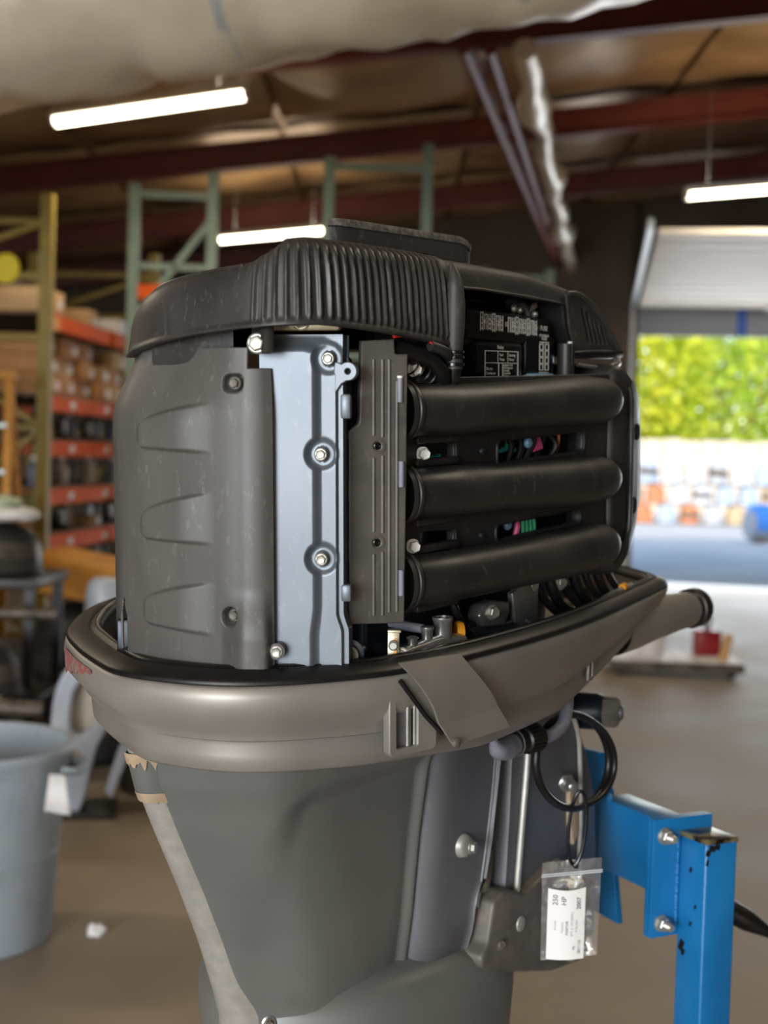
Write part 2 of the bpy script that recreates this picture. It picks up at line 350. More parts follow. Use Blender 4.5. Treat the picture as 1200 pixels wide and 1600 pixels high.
# latch pocket, slot and moulded ribs on the starboard side
def side_pt(x, off=0.0):
    i = np.argmin(np.abs(P0[:, 0]-x)+10*(P0[:, 1] > 0)); return P0[i]+N0[i]*off, N0[i]
p, nrm = side_pt(-.262)
Mx = basis((p[0]+nrm[0]*.010, p[1]+nrm[1]*.010, -.072), (-nrm[1], nrm[0], 0), (0, 0, 1))
curve_plate('latch_pocket', rrect(-.034, -.036, .034, .034, .006), [rrect(-.026, -.030, .008, .028, .004)], .012, .0015, Mx, M['pan'], low)
G().box((-.010, 0, -.004), (.034, .056, .004)).xform(Mx).build('pocket_back', M['bracket'], low, 0)
G().tube([(-.004, -.028, .0), (-.004, .026, .0)], .004, 10).tube([(.006, -.028, .0), (.006, .026, .0)], .003, 10).xform(Mx).build('hinge_pin', M['steel'], low)
p, nrm = side_pt(.185)
Mx = basis((p[0]-nrm[0]*.0065, p[1]-nrm[1]*.0065, -.088), (-nrm[1], nrm[0], 0), (.25, 0, 1))
curve_plate('slot_frame', rrect(-.009, -.017, .009, .017, .003), [rrect(-.0055, -.013, .0055, .013, .002)], .004, .0008, Mx, M['pan'], low)
G().box((0, 0, -.001), (.012, .027, .002)).xform(Mx).build('slot_recess', M['void'], low, 0)
# cowl latch flap: a bent sheet hanging over the side
rows = []
for t in np.linspace(0, 1, 15):
    a = np.array([-.298, -.291, .003])*(1-t)+np.array([-.228, -.318, -.103])*t
    b = np.array([-.187, -.298, -.003])*(1-t)+np.array([-.112, -.322, -.104])*t
    bow = .010*math.sin(PI*min(1, t*1.4)); 
    rows.append((a+(0, -bow, 0), b+(-.004*math.sin(2*PI*t), -bow, 0)))
g = G()
for th, fl in ((0, 0), (.004, 1)):
    k = len(g.v)
    for a, b in rows:
        for s in np.linspace(0, 1, 9): q = a*(1-s)+b*s; g.v.append((q[0]+th*.3, q[1]+th, q[2]))
    for i in range(14):
        for j in range(8): g.f.append((k+i*9+j, k+i*9+j+1, k+i*9+j+10, k+i*9+j+9))
e = [j for j in range(9)]+[i*9+8 for i in range(1, 15)]+[14*9+j for j in range(7, -1, -1)]+[i*9 for i in range(13, 0, -1)]
for a, b in zip(e, e[1:]+e[:1]): g.f.append((a, b, b+135, a+135))
flap = g.build('cowl_latch', M['pan'], motor, 35); flap['label'] = 'bent grey latch flap hanging over the rim'
G().tube([(-.288, -.284, -.02), (-.255, -.296, -.065), (-.232, -.304, -.090)], .003, 8).build('latch_spring', M['rubber'], flap)
G().lathe([(.004, 0), (.006, .002), (.006, .006), (.003, .008)], (-.226, -.316, -.100), (0, -1, 0), 12).build('latch_stop', M['cast'], flap)
# rigging tube with its black collar at the front corner
ax = Vector((1, -.03, -.02)).normalized(); p0 = Vector((.40, -.195, -.068)); g = G(); R = []
for t, r, rz in ((0, .036, .046), (.06, .035, .044), (.12, .033, .038), (.20, .0305, .033), (.262, .0295, .0305)):
    q = p0+ax*t; R.append([(q.x, q.y+r*math.cos(a), q.z+rz*math.sin(a)) for a in np.linspace(0, 2*PI, 32, endpoint=False)])
rig = g.rings(R, True, False, True).build('rigging_tube', M['pan'], low, 50)
g = G(); g.lathe([(.0305, .0), (.0325, .002), (.0330, .006), (.0305, .008), (.0305, .010), (.0345, .012), (.0350, .034), (.0325, .040), (.024, .041), (.022, .02)], p0+ax*.258, ax, 32).build('rigging_collar', M['rubber'], low, 40)

# ---- engine block behind the covers
BL = [(-.36, -.02), (-.355, -.12), (-.33, -.185), (-.26, -.205), (-.05, -.15), (.25, -.12), (.36, -.09), (.37, .05), (.3, .15), (0, .17), (-.25, .17), (-.33, .1)]
B0 = crom(BL, 96); 
block = G().rings([np.c_[B0*.97, np.full(96, -.11)], np.c_[B0, np.full(96, -.05)], np.c_[B0, np.full(96, .30)], np.c_[B0*.9, np.full(96, .335)]], cap1=True).build('cylinder_block', M['navy'], motor)
g = G()
for z in (.02, .09, .16, .23, .30):
    for x in (-.30, -.27): g.box((x, -.205+.0*x, z), (.012, .03, .05), .003)
g.build('block_rib', M['navy'], block)

# ---- rear cover with three raised scoops
RC = [(-.25, .215), (-.30, .178), (-.35, .122), (-.394, .068), (-.414, .044), (-.427, .020), (-.434, -.012), (-.4345, -.04), (-.4285, -.085), (-.4175, -.128), (-.4095, -.150), (-.4055, -.159), (-.4005, -.1665), (-.394, -.1735), (-.385, -.180)]
R0 = crom(RC, 420, False); RN = outn(R0, False)
sarc = np.r_[0, np.cumsum(np.linalg.norm(np.diff(R0, axis=0), axis=1))]
s_of = lambda x, y: sarc[np.argmin((R0[:, 0]-x)**2+(R0[:, 1]-y)**2)]
Z = np.linspace(-.045, .388, 300); SS, ZZ = np.meshgrid(sarc, Z)
D = np.zeros_like(SS)
D -= .034*sstep(.270, .372, ZZ)*(.25+.75*(1-sstep(s_of(-.432, -.05), s_of(-.41, -.148), SS)))          # shoulder sloping in under the lid
D -= .012*sstep(-.0, -.05, ZZ)
s_right = s_of(-.4095, -.150)
for zt0, zt1, zb0, zb1, sx in ((.273, .299, .243, .238, -.012), (.174, .198, .138, .135, -.017), (.069, .096, .040, .031, -.019)):
    s0 = s_of(-.433, sx); s1 = s_of(-.419, -.122); u = (SS-s0)/(s1-s0)
    uc = np.clip(u, 0, 1); tb = zb0+(zb1-zb0)*uc+.011*(1-np.clip(u/.13, 0, 1))**2; tt = zb0+.014+(zt1-zb0-.014)*uc**.36
    cz = (tt+tb)/2; half = np.maximum(tt-tb, 0)/2*(u > 0)
    d = half-np.abs(ZZ-cz); e = sstep(-.0005, .0045, d)*(u > 0)*sstep(-.02, .12, u)
    D += .0062*e*(1-sstep(.55, 1.0, u))
# bottom corner bulge, bolt wells
sb = s_of(-.405, -.155)
D += .012*sstep(.090, .030, ZZ)*sstep(sb-.030, sb+.004, SS)*(1-sstep(sb+.02, sb+.032, SS))
def well(sx, z, rs, rz, depth, sq=2.0):
    q = (np.abs((SS-sx)/rs)**sq+np.abs((ZZ-z)/rz)**sq)**(1/sq); return -depth*(1-sstep(.82, 1.0, q))
sw1 = s_of(-.4145, -.139); sw2 = s_of(-.4145, -.139)
D += well(sw1+.004, .318, .013, .0105, .014, 3.0)+well(sw2, .056, .0105, .0115, .016)
D += well(s_of(-.425, .024), .06, .004, .003, .002)
V = np.stack([R0[None, :, 0]+RN[None, :, 0]*D, R0[None, :, 1]+RN[None, :, 1]*D, ZZ], -1)
keep = np.ones((299, 419), bool)
zc = (Z[:-1]+Z[1:])/2; sc = (sarc[:-1]+sarc[1:])/2
keep &= ~((zc[:, None] < .065-2.0*np.abs(sc[None, :]-s_of(-.425, .026))) & (np.abs(sc[None, :]-s_of(-.425, .026)) < .012))     # broken-out slot at the lower left edge
keep &= ~((zc[:, None] > .334) & (sc[None, :] > s_of(-.404, -.158)))                                                          # step at the upper right corner
keep &= ~((zc[:, None] > .358) & (sc[None, :] > s_of(-.4345, -.03)))
g = G(); g.v = [tuple(p) for p in V.reshape(-1, 3)]
g.f = [(i*420+j, i*420+j+1, (i+1)*420+j+1, (i+1)*420+j) for i in range(299) for j in range(419) if keep[i, j]]
rcov = g.build('rear_cover', M['cover'], motor, 180); sol = rcov.modifiers.new('thickness', 'SOLIDIFY'); sol.thickness = .003; sol.offset = -1
def rc_point(s, z, inset=0.0):
    i = np.argmin(np.abs(sarc-s)); return (R0[i, 0]-RN[i, 0]*inset, R0[i, 1]-RN[i, 1]*inset, z), (RN[i, 0], RN[i, 1], 0)
for sx, z in ((sw1+.004, .318), (sw2, .056)):
    p, nr = rc_point(sx, z, .0135); G().lathe([(.0085, 0), (.0085, .0012)], p, nr, 20).build('well_shade_disc', M['void'], rcov); hexbolt('bolt', p, nr, .0058, M['cast'], rcov)  # near-black disc paints the shade at the bottom of each well
# dark neck band under the lid and the lug with its bolt
NB = R0+RN*-.030; kb = int(np.argmin(np.abs(sarc-s_of(-.433, -.012))))
g = G().rings([np.c_[NB[kb:372], np.full(372-kb, .330)], np.c_[NB[kb:372]+RN[kb:372]*.006, np.full(372-kb, .342)], np.c_[NB[kb:372]+RN[kb:372]*.006, np.full(372-kb, .385)]], closed=False); g.build('neck_band', M['lid'], rcov, 60)
g = G(); g.box((-.402, -.181, .367), (.012, .034, .034), .004, (0, 0, -.3)); g.build('lid_lug', M['lid'], motor)
hexbolt('lug_bolt', (-.409, -.1795, .361), (-.866, -.5, 0), .0092, M['zinc'], motor)['label'] = 'large zinc bolt under the lid corner'

# ---- valve cover
e2 = Vector((.5, -.866, 0)); n2 = Vector((-.866, -.5, 0)); o2 = Vector((-.357, -.202, 0))
S = np.linspace(-.050, .0415, 110); Zv = np.linspace(-.06, .372, 260); SS, ZZ = np.meshgrid(S, Zv)
edge = .0085+.0*ZZ-.004*sstep(.07, .03, ZZ); H = .0085*(1-sstep(edge, edge+.010, SS))
H += .004*np.exp(-((SS-.024)/.004)**2)*(np.abs(ZZ-.345) > .03)*0
top = 1-sstep(.352, .366, ZZ+.25*np.maximum(SS-.0, 0)); H *= top
H += .0065*(1-sstep(.034, .0365, SS))*(1-sstep(.355, .371, ZZ+.5*np.maximum(SS-.02, 0)))
for bs, bz in ((.0184, .239), (.0184, .121), (.0269, .345)):
    r = np.sqrt((SS-bs)**2+(ZZ-bz)**2); H = np.where(True, H*sstep(.0125, .0195, r)+.003*(1-sstep(.0125, .0195, r)), H)
    H += .0045*(1-sstep(.0065, .0085, r))
H += .0035*np.exp(-((SS-.0105)/.0028)**2)*top*0
H -= .012*sstep(.075, .050, ZZ+.4*SS)*sstep(-.035, -.028, SS)*0
H -= .011
P = np.stack([o2.x+e2.x*SS+n2.x*H, o2.y+e2.y*SS+n2.y*H, ZZ], -1); h, w = SS.shape
low_w = .006*sstep(.06, .035, ZZ)                     # the flange widens near the bottom
P[..., 0] += e2.x*low_w*sstep(.01, .03, SS); P[..., 1] += e2.y*low_w*sstep(.01, .03, SS)
g = G(); g.v = [tuple(p) for p in P.reshape(-1, 3)]; g.f = [(i*w+j, i*w+j+1, (i+1)*w+j+1, (i+1)*w+j) for i in range(h-1) for j in range(w-1)]
k = len(g.v); loop = [(i, w-1) for i in range(h)]+[(h-1, j) for j in range(w-2, -1, -1)]
g.v += [tuple(P[i, j]-np.array(n2)*.03) for i, j in loop]
for a in range(len(loop)-1): g.f.append((loop[a][0]*w+loop[a][1], loop[a+1][0]*w+loop[a+1][1], k+a+1, k+a))
vcov = g.build('valve_cover', M['silver'], motor, 60)
def vp(s, z, h=0.0): q = o2+e2*s+n2*(h-.011); return (q.x, q.y, z)
for s, z in ((.0269, .345), (.0184, .239), (.0184, .121)): hexbolt('bolt', vp(s, z, .0125), n2, .0058, M['zinc'], vcov)
hexbolt('bolt', vp(-.030, .018, .030), n2, .006, M['zinc'], vcov); G().cyl(vp(-.030, .018, .005), vp(-.030, .018, .030), .0095).build('boss', M['black'], vcov)
Mv = basis(vp(.0478, .331, -.002), e2, (0, 0, 1))
ear = [(.0095*math.cos(a), .0095*math.sin(a)) for a in np.linspace(-.55*PI, .75*PI, 18)]+[(-.014, .010), (-.014, -.022), (-.008, -.0135)]
curve_plate('lifting_eye', ear, [[(.0042*math.cos(a), .0042*math.sin(a)) for a in np.linspace(0, 2*PI, 14, endpoint=False)]], .016, .0012, Mv, M['silver'], vcov)
G().cyl(vp(.0478, .331, -.0105), vp(.0478, .331, -.004), .0044).build('eye_hole', M['void'], vcov)
for z, hh in ((.292, .028), (.081, .020)): G().box(vp(.0445, z, -.004), (.012, .012, hh), .003, (0, 0, math.atan2(e2.y, e2.x))).build('flange_tab', M['silver'], vcov)
g = G().box(vp(-.004, .392, -.008), (.085, .02, .032), .004, (0, 0, math.atan2(e2.y, e2.x))); head = g.build('head_casting', M['yellow_zinc'], motor)
hexbolt('bolt', vp(-.005, .386, .003), n2, .008, M['yellow_zinc'], head)

# ---- loom and studs in the gap beside the valve cover
g = G(); g.tube([(-.293, -.205, .33), (-.294, -.206, .30), (-.296, -.207, .275)], [.009, .0095, .0105], 10, smooth_n=30); loom = g.build('braided_loom', M['rubber'], motor)
g = G()
for i in range(22):
    z = .272+.062*i/22; a = i*1.1; g.tube([(-.293+.0095*math.cos(a+t), -.2055+.0095*math.sin(a+t), z+t*.008) for t in np.linspace(0, 2, 7)], .0014, 5)
g.build('braid', M['black'], loom); 
G().box((-.3015, -.2135, .294), (.009, .009, .014), .0015, (0, 0, -.6)).build('white_connector', M['clear_part'], loom)
G().tube([(-.298, -.213, .345), (-.298, -.213, .372)], .0045, 12).build('fuel_pipe', M['blue_tube'], motor)
G().tube([(-.305, -.205, .0), (-.305, -.205, .26)], .004, 10).build('block_stud', M['navy'], motor)
G().tube([(-.31, -.206, .235), (-.3105, -.2065, .33)], .003, 8).tube([(-.31, -.206, .05), (-.31, -.206, .20)], .004, 8).build('drain_pipe', M['blue_tube'], motor)['label'] = 'thin pale pipe in the gap'

# ---- ribbed fuel-rail cover
a55 = math.radians(55); e3 = Vector((math.sin(a55), -math.cos(a55), 0)); n3 = Vector((-math.cos(a55), -math.sin(a55), 0)); o3 = Vector((-.262, -.24, 0))
Mp = basis(o3, e3, (0, 0, 1)); Mpn = 1 if Mp.to_3x3().col[2].dot(n3) > 0 else -1
plo = [(-.0258, .364), (.0094, .366), (.0105, .351), (.0144, .349), (.0258, .349), (.0244, .198), (.0222, .040), (-.0416, .042), (-.0416, .262), (-.036, .266), (-.030, .270), (-.0285, .276)]
holes = [[(x+.0062*math.cos(a), z+.0062*math.sin(a)) for a in np.linspace(0, 2*PI, 18, endpoint=False)] for x, z in ((-.0086, .246), (-.0094, .134))]
frc = curve_plate('fuel_rail_cover', plo, holes, .012, .0022, Mp, M['plate'], motor, 40)
def pp(s, z, h=.006): q = o3+e3*s+n3*h; return Vector((q.x, q.y, z))
for x0, segs in ((-.0135, ((.345, .258), (.232, .147), (.121, .049))), (-.0028, ((.345, .256), (.235, .145), (.123, .049))), (.0052, ((.345, .052),)), (.0146, ((.320, .052),))):
    for za, zz_ in segs:
        G().tube([pp(x0, za, .0058), pp(x0, zz_, .0058)], .0021, 8).build('rib', M['plate'], frc)
for x, z in ((-.0086, .246), (-.0094, .134)):
    G().lathe([(.0085, 0), (.0085, .0016), (.0068, .0016), (.0066, -.003)], pp(x, z, .006), n3, 24, cap=False).build('screw_collar', M['plate'], frc)
    G().lathe([(.0042, 0), (.0050, .002), (.0050, .006), (.0032, .0068), (.0026, .004)], pp(x, z, -.001), n3, 18).build('screw', M['gloss_black'], frc)
    G().lathe([(.0064, 0), (.0064, .001)], pp(x, z, -.004), n3, 18).build('screw_well', M['void'], frc)
for z0, z1, top_ in ((.296, .324, 1), (.198, .228, 0), (.071, .101, 0)):
    s_ = .0178 if top_ else .0195
    G().tube([pp(s_, z0, .0075), pp(s_, z1, .0075)], .0034, 10).build('clip', M['lilac_hose'], frc)
G().cyl(pp(.0178, .324, .0075), pp(.0178, .3265, .0075), .0034).build('clip_end', M['white_bolt'], frc)

# ---- intake manifold: web with slots, three runners, plenum
mo = [(-.215, .322), (.30, .330), (.315, .30), (.315, .05), (.26, .046), (-.215, .044)]
def slot(pts, r=.009):
    """rounded polygon through four corners (clockwise from upper left)"""
    out = []; k = len(pts)
    for i in range(k):
        p = np.array(pts[i]); a = np.array(pts[i-1])-p; b = np.array(pts[(i+1) % k])-p; a /= np.linalg.norm(a); b /= np.linalg.norm(b)
        for t in np.linspace(0, 1, 5): out.append(tuple(p+a*r*(1-t)**2+b*r*t**2))
    return out
sl = [slot([(-.172, .248), (-.106, .246), (-.105, .214), (-.172, .215)]), slot([(-.007, .243), (.223, .250), (.224, .219), (-.007, .211)]),
      slot([(-.178, .140), (-.105, .136), (-.107, .106), (-.178, .107)]), slot([(-.009, .132), (.215, .137), (.216, .117), (-.008, .109)])]
Mw = Matrix(((1, 0, 0, 0), (0, 0, -1, -.228), (0, 1, 0, 0), (0, 0, 0, 1)))
man = curve_plate('intake_manifold', mo, sl, .012, .002, Mw, M['runner'], motor, 40); man['label'] = 'black plastic intake manifold with three runners'
for q in sl:                                            # raised lips round the slots
    P = np.array(q); c = P.mean(0); g = G(); R = []
    for s_, y in ((1.0, -.2335), (1.0, -.2365), (1.0, -.2365), (1.0, -.2335)):
        d = P-c; ln = np.linalg.norm(d, axis=1)[:, None]; ex = {0: 0.0, 1: .0005, 2: .003, 3: .0035}[len(R)]
        R.append(np.c_[(P+d/ln*ex)[:, 0], np.full(len(P), y), (P+d/ln*ex)[:, 1]])
    g.rings(R).build('slot_lip', M['runner'], man)
for i, (z0, z1) in enumerate(((.286, .2935), (.1865, .1795), (.0815, .0815))):
    path = [(-.208, -.2375, z0), (-.190, -.2425, z0), (-.165, -.2480, z0), (-.13, -.2525, z0), (0, -.2565, (z0*.6+z1*.4)), (.14, -.2545, z1), (.24, -.248, z1), (.292, -.236, z1), (.318, -.222, z1)]
    rr_ = [.0312, .0312, .0314, .0318, .0326, .0342, .0345, .032, .016]
    g = G().tube(path, rr_, 36, smooth_n=70); g.build('runner', M['runner'], man, 60)
    g = G(); cpt = Vector((-.205, -.2385, z0)); axr = Vector((-.955, .295, 0))
    g.lathe([(.0308, .0), (.0308, .004), (.0338, .0045), (.0348, .006), (.0348, .010), (.0330, .0115), (.0330, .014), (.0362, .0155), (.0362, .022)], cpt, axr, 40, cap=False).build('runner_flange', M['black'], man, 50)
    for zz_, sg in ((z0+.036, 1), (z0-.036, -1)):       # flat pad above and below the runner mouth
        G().box((-.150, -.236, zz_), (.09, .012, .010), .003).build('mouth_pad', M['runner'], man)
# plenum: tall rounded box closing the front end
po = [(.300, .326), (.360, .330), (.405, .316), (.438, .278), (.444, .20), (.440, .118), (.392, .072), (.352, .050), (.300, .048)]
g = G(); P = np.array(po); cen = P.mean(0); R = []
for y, k in ((-.05, 1.0), (-.200, 1.0), (-.218, .99), (-.230, .965), (-.2385, .925), (-.2425, .86), (-.243, .5)): 
    q = cen+(P-cen)*np.array([k if k > .6 else .5, 1-(1-k)*.45]); sh = .028*np.clip((q[:, 0]-.352)/.06, 0, 1)
    q = crom(q, 90); sh = .022*np.clip((q[:, 0]-.356)/.075, 0, 1); R.append(np.c_[q[:, 0], y+sh, q[:, 1]])
plen = g.rings(R, cap1=True).build('plenum', M['runner'], man, 60)
g = G(); g.tube([(.349, -.243, .312), (.352, -.2455, .28), (.352, -.2455, .12), (.345, -.2445, .085), (.325, -.242, .06)], .0042, 10, smooth_n=30).build('plenum_edge_bead', M['runner'], man)
for x, y, z in ((.400, -.2315, .243), (.388, -.2345, .130)):
    ax = Vector((.28, -.96, 0)); g = G().lathe([(.0125, -.004), (.0128, .002), (.0112, .0028), (.0105, .0)], Vector((x, y, z)), ax, 28, cap=False); g.build('hole_rim', M['runner'], man)
    G().lathe([(.0108, -.002), (.0108, .0008)], Vector((x, y, z)), ax, 28).build('plenum_hole', M['void'], man)
for (x, z) in ((-.198, .334), (-.180, .233), (-.200, .123)):
    hexbolt('flange_bolt', (x, -.237, z), (-.55, -.83, 0), .0072, M['white_bolt'], man, h=.011)
for x, z in ((-.045, .231), (-.045, .122)): G().lathe([(.0045, 0), (.004, .004), (.002, .0045)], (x, -.234, z), (0, -1, 0), 14).build('pad_pin', M['black'], man)
# near-black backing box in place of the bay's own shade behind the slots
G().box((.04, -.16, .18), (.50, .02, .28)).build('slot_shade_backing', M['void'], block, 0)
# wiring seen through the slots
W_ = [('cyan_wire', M['cyan'], [(-.135, -.20, .252), (-.138, -.203, .236), (-.125, -.206, .226), (-.10, -.206, .226)], .0026),
      ('cyan_wire', M['cyan'], [(.0, -.20, .222), (.03, -.205, .226), (.065, -.205, .229), (.09, -.2, .226)], .0035),
      ('green_wire', M['green_wire'], [(.055, -.205, .258), (.063, -.207, .245), (.06, -.206, .232)], .003),
      ('copper_wire', M['tan_wire'], [(.188, -.208, .262), (.196, -.209, .245), (.194, -.209, .23), (.185, -.208, .215)], .0026),
      ('pink_wire', M['pink'], [(.012, -.206, .14), (.012, -.207, .12), (.013, -.206, .105)], .0038),
      ('pink_wire', M['pink'], [(.085, -.206, .137), (.088, -.207, .122), (.086, -.206, .108)], .0045)]
for i in range(4): W_.append(('green_wire', M['green_wire'], [(.095+.010*i, -.206, .140), (.099+.010*i, -.209, .126), (.104+.010*i, -.207, .108)], .0028))
W_ += [('pale_wire', M['clear_part'], [(.115, -.207, .130), (.14, -.209, .132), (.165, -.208, .1345)], .0022)]
for i in range(9): W_.append(('black_wire', M['rubber'], [(.01+.018*i+.01*math.sin(i*2.1), -.192-.012*(i % 2), .262), (.02+.02*i, -.198-.008*(i % 3), .238+.008*math.sin(i*3)), (.03+.015*i, -.195, .19)], .0045))
for nm, mt, pts, r in W_: G().tube(pts, r, 8, smooth_n=16).build(nm, mt, motor)
G().prism([(.118, .2215), (.150, .226), (.138, .248), (.130, .251)], 'y', -.212, -.206, .001).build('pink_tag', M['pink'], motor)
G().box((.163, -.208, .249), (.018, .008, .010), .001).build('copper_terminal', M['tan_wire'], motor)
for p in ((.105, -.211, .236), (.052, -.212, .1265)): G().lathe([(.0075, 0), (.008, .003), (.006, .006), (.004, .0065)], p, (0, -1, 0), 14).build('pale_plug', M['blue_tube'], motor)
G().box((.172, -.209, .1345), (.016, .009, .008), .0015).build('plug_tip', M['clear_part'], motor)
G().lathe([(.011, 0), (.011, .008), (.006, .010)], (-.145, -.205, .128), (0, -1, 0), 16).build('navy_boss', M['navy'], motor)
G().box((-.165, -.204, .115), (.014, .010, .05), .002).build('navy_lug', M['navy'], motor)

# ---- flywheel cover (ribbed lid on top)
LO = [(.28, .20), (.12, .245), (-.05, .25), (-.18, .235), (-.265, .185), (-.335, .108), (-.380, .055), (-.4105, .012), (-.4275, -.035), (-.4345, -.085), (-.4340, -.135), (-.4290, -.180), (-.4150, -.220),
      (-.385, -.2455), (-.345, -.2555), (-.28, -.2585), (-.20, -.2565), (-.150, -.2535), (-.125, -.2475), (-.110, -.230), (-.090, -.216), (.0, -.207), (.13, -.200), (.25, -.192), (.30, -.182), (.335, -.14), (.36, -.06), (.36, .06), (.335, .15)]
NL = 1500; L0 = crom(LO, NL); LN = outn(L0)
ang = np.zeros(NL)
ctrl_d = np.array([[-.42, .0], [-.4345, -.11], [-.43, -.175], [-.415, -.22], [-.385, -.2455], [-.28, -.2585], [-.150, -.2535], [-.115, -.235], [-.09, -.216], [.0, -.207], [.13, -.2], [.28, -.188], [.36, 0], [.28, .2], [-.05, .25], [-.265, .185], [-.36, .08]])
ci = np.array([np.argmin(((L0-c)**2).sum(1)) for c in ctrl_d]); zl = np.array([.357, .371, .3765, .379, .3805, .3745, .3625, .400, .437, .4385, .4355, .430, .39, .37, .36, .352, .351])
zt = np.array([.436, .4475, .453, .4755, .4780, .4780, .477, .477, .477, .477, .475, .460, .45, .48, .47, .43, .428])
od = np.argsort(ci); zlow = np.interp(np.arange(NL), ci[od], zl[od], period=NL); ztop = np.interp(np.arange(NL), ci[od], zt[od], period=NL)
sl_ = np.r_[0, np.cumsum(np.linalg.norm(np.diff(L0, axis=0), axis=1))]
ra = sl_[ci[2]]+.014; rb = sl_[ci[6]]-.004; nrib = 24; ph = (sl_-ra)/(rb-ra)*nrib
rib = (np.maximum(0, np.cos(2*PI*ph))**.8)*(sl_ > ra-.003)*(sl_ < rb)
dm = 1+.6*sstep(-.15, -.36, L0[:, 0])*sstep(-.06, .05, L0[:, 1])
cen = np.array([-.03, .0]); R = []
for d, f, rw, k in ((.016, .04, 0, 0), (.006, .0, 0, 0), (.001, -.005, 0, 0), (-.002, .01, 0, 0), (-.002, .05, 0, 0), (.001, .075, .4, 0), (.0015, .12, 1, 0), (.003, .30, 1, 0), (.0045, .50, 1, 0), (.0065, .66, 1, 0), (.0095, .79, 1, 0), (.015, .885, .95, 0),
                   (.024, .945, .75, 0), (.038, .98, .4, 0), (.058, .997, 0, 0), (.058, 1.0, 0, .25), (.058, 1.004, 0, .6), (.058, 1.005, 0, .97)):
    p = L0-LN*(d*np.where(d > .002, dm, 1))[:, None]+LN*(rib*rw*.0042)[:, None]; p = cen+(p-cen)*(1-k); z = zlow+(ztop-zlow)*f
    if k: z = z*(1-k)+k*.480
    R.append(np.c_[p, z])
lid = G().rings(R, cap1=True).build('flywheel_cover', M['lid'], motor, 60); lid['label'] = 'worn black ribbed flywheel cover on top'
# raised line on the rear deck
g = G(); pts = []
for i in np.linspace(ci[0]-40, ci[2]-6, 40): j = int(i) % NL; pts.append((*(L0[j]-LN[j]*.019*dm[j]), zlow[j]+(ztop[j]-zlow[j])*.90))
g.tube(pts, .0028, 8).build('deck_ridge', M['lid'], lid)
g = G(); R = []
bx = crom([(-.188, -.098), (-.176, -.108), (-.10, -.110), (.0, -.110), (.09, -.110), (.122, -.104), (.130, -.08), (.130, .05), (.122, .095), (.09, .10), (.06, .088), (-.06, -.006), (-.15, -.072)], 60)
for k, z in ((1.0, .470), (1.0, .516), (.993, .5195), (1.006, .5205), (1.006, .5275), (.98, .530), (.5, .530)):
    c = bx.mean(0); z_ = np.full(len(bx), z-.007)-.012*sstep(.09, .132, bx[:, 0])*(z > .5); R.append(np.c_[c+(bx-c)*k, z_])
box = g.rings(R, cap1=True).build('intake_box', M['lid'], lid, 50)
g = G(); R = []
for k, z in ((1.012, .5205), (1.016, .524), (1.012, .5285), (1.0, .5295)):
    c = bx.mean(0); R.append(np.c_[c+(bx-c)*k, np.full(len(bx), z-.007)-.012*sstep(.09, .132, bx[:, 0])])
M['frayed'] = mat('frayed_grey_edge', (120, 114, 104), (70, 66, 60), 140, 0.8, bump=0.5)
g.rings(R).build('frayed_edge', M['frayed'], lid, 60)
# corner pillar reaching down from the lid
G().tube([(-.138, -.2535, .335), (-.138, -.2535, .36), (-.138, -.2545, .40), (-.138, -.2545, .44), (-.138, -.2515, .455), (-.137, -.248, .4605)], [.0105, .0108, .0125, .0128, .0105, .003], 22, smooth_n=36).build('pillar', M['lid'], lid)
g = G()
for z in (.338, .347, .353): g.lathe([(.0105, 0), (.0128, .001), (.0128, .004), (.0105, .005)], (-.138, -.2535, z), (0, 0, 1), 22)
g.tube([(-.138, -.2535, .335), (-.138, -.2535, .318), (-.137, -.252, .308)], [.010, .007, .0015], 16).build('pillar_foot', M['gloss_black'], lid)
G().prism([(-.125, .452), (-.118, .452), (-.114, .33), (-.122, .33)], 'y', -.245, -.12, .002).build('opening_cheek', M['lid'], lid)
G().prism([(-.11, .33), (.30, .33), (.30, .44), (-.11, .455)], 'y', -.105, -.095).build('opening_back', M['void'], lid, 0)
# front louvred vent
vo = [(.235, .447), (.262, .4475), (.30, .437), (.345, .412), (.385, .385), (.405, .368), (.400, .360), (.27, .3575), (.245, .40)]
vs = []
for t in np.linspace(0, 1, 6):
    a = np.array([.2815, .4285])*(1-t)+np.array([.356, .3985])*t; b = np.array([.304, .3795])*(1-t)+np.array([.372, .377])*t; w_ = .0052
    vs.append([(a[0]-w_, a[1]), (a[0], a[1]+.003), (a[0]+w_, a[1]), (b[0]+w_, b[1]), (b[0], b[1]-.002), (b[0]-w_, b[1])])
Mv_ = Matrix(((1, 0, 0, 0), (0, 0, -1, -.196), (0, 1, 0, 0), (0, 0, 0, 1)))
fv = curve_plate('front_vent', vo, vs, .004, .001, Mv_, M['lid'], motor, 40); fv['label'] = 'louvred black vent at the front of the lid'
G().prism(vo, 'y', -.190, .14, .004).build('vent_body', M['void'], fv, 0)
G().tube([(.238, -.196, .448), (.262, -.199, .4485), (.30, -.199, .438), (.345, -.199, .413), (.40, -.198, .370)], .0045, 10, smooth_n=30).build('vent_edge', M['lid'], fv)
G().tube([(.246, -.199, .360), (.30, -.203, .362), (.36, -.203, .363), (.408, -.196, .364)], [.006, .0075, .0075, .006], 12, smooth_n=24).build('vent_lip', M['gloss_black'], fv)
G().tube([(.225, -.203, .32), (.225, -.203, .375)], .0125, 18).build('vent_post', M['black'], fv)
G().tube([(.222, -.2115, .345), (.222, -.2115, .378)], .0035, 8).build('post_glint_rib', M['clear_part'], fv)
G().tube([(.255, -.205, .345), (.29, -.207, .343), (.34, -.206, .342), (.39, -.199, .348), (.42, -.185, .352)], [.003, .003, .003, .006, .006], 10, smooth_n=20).build('vent_bracket', M['steel'], motor)

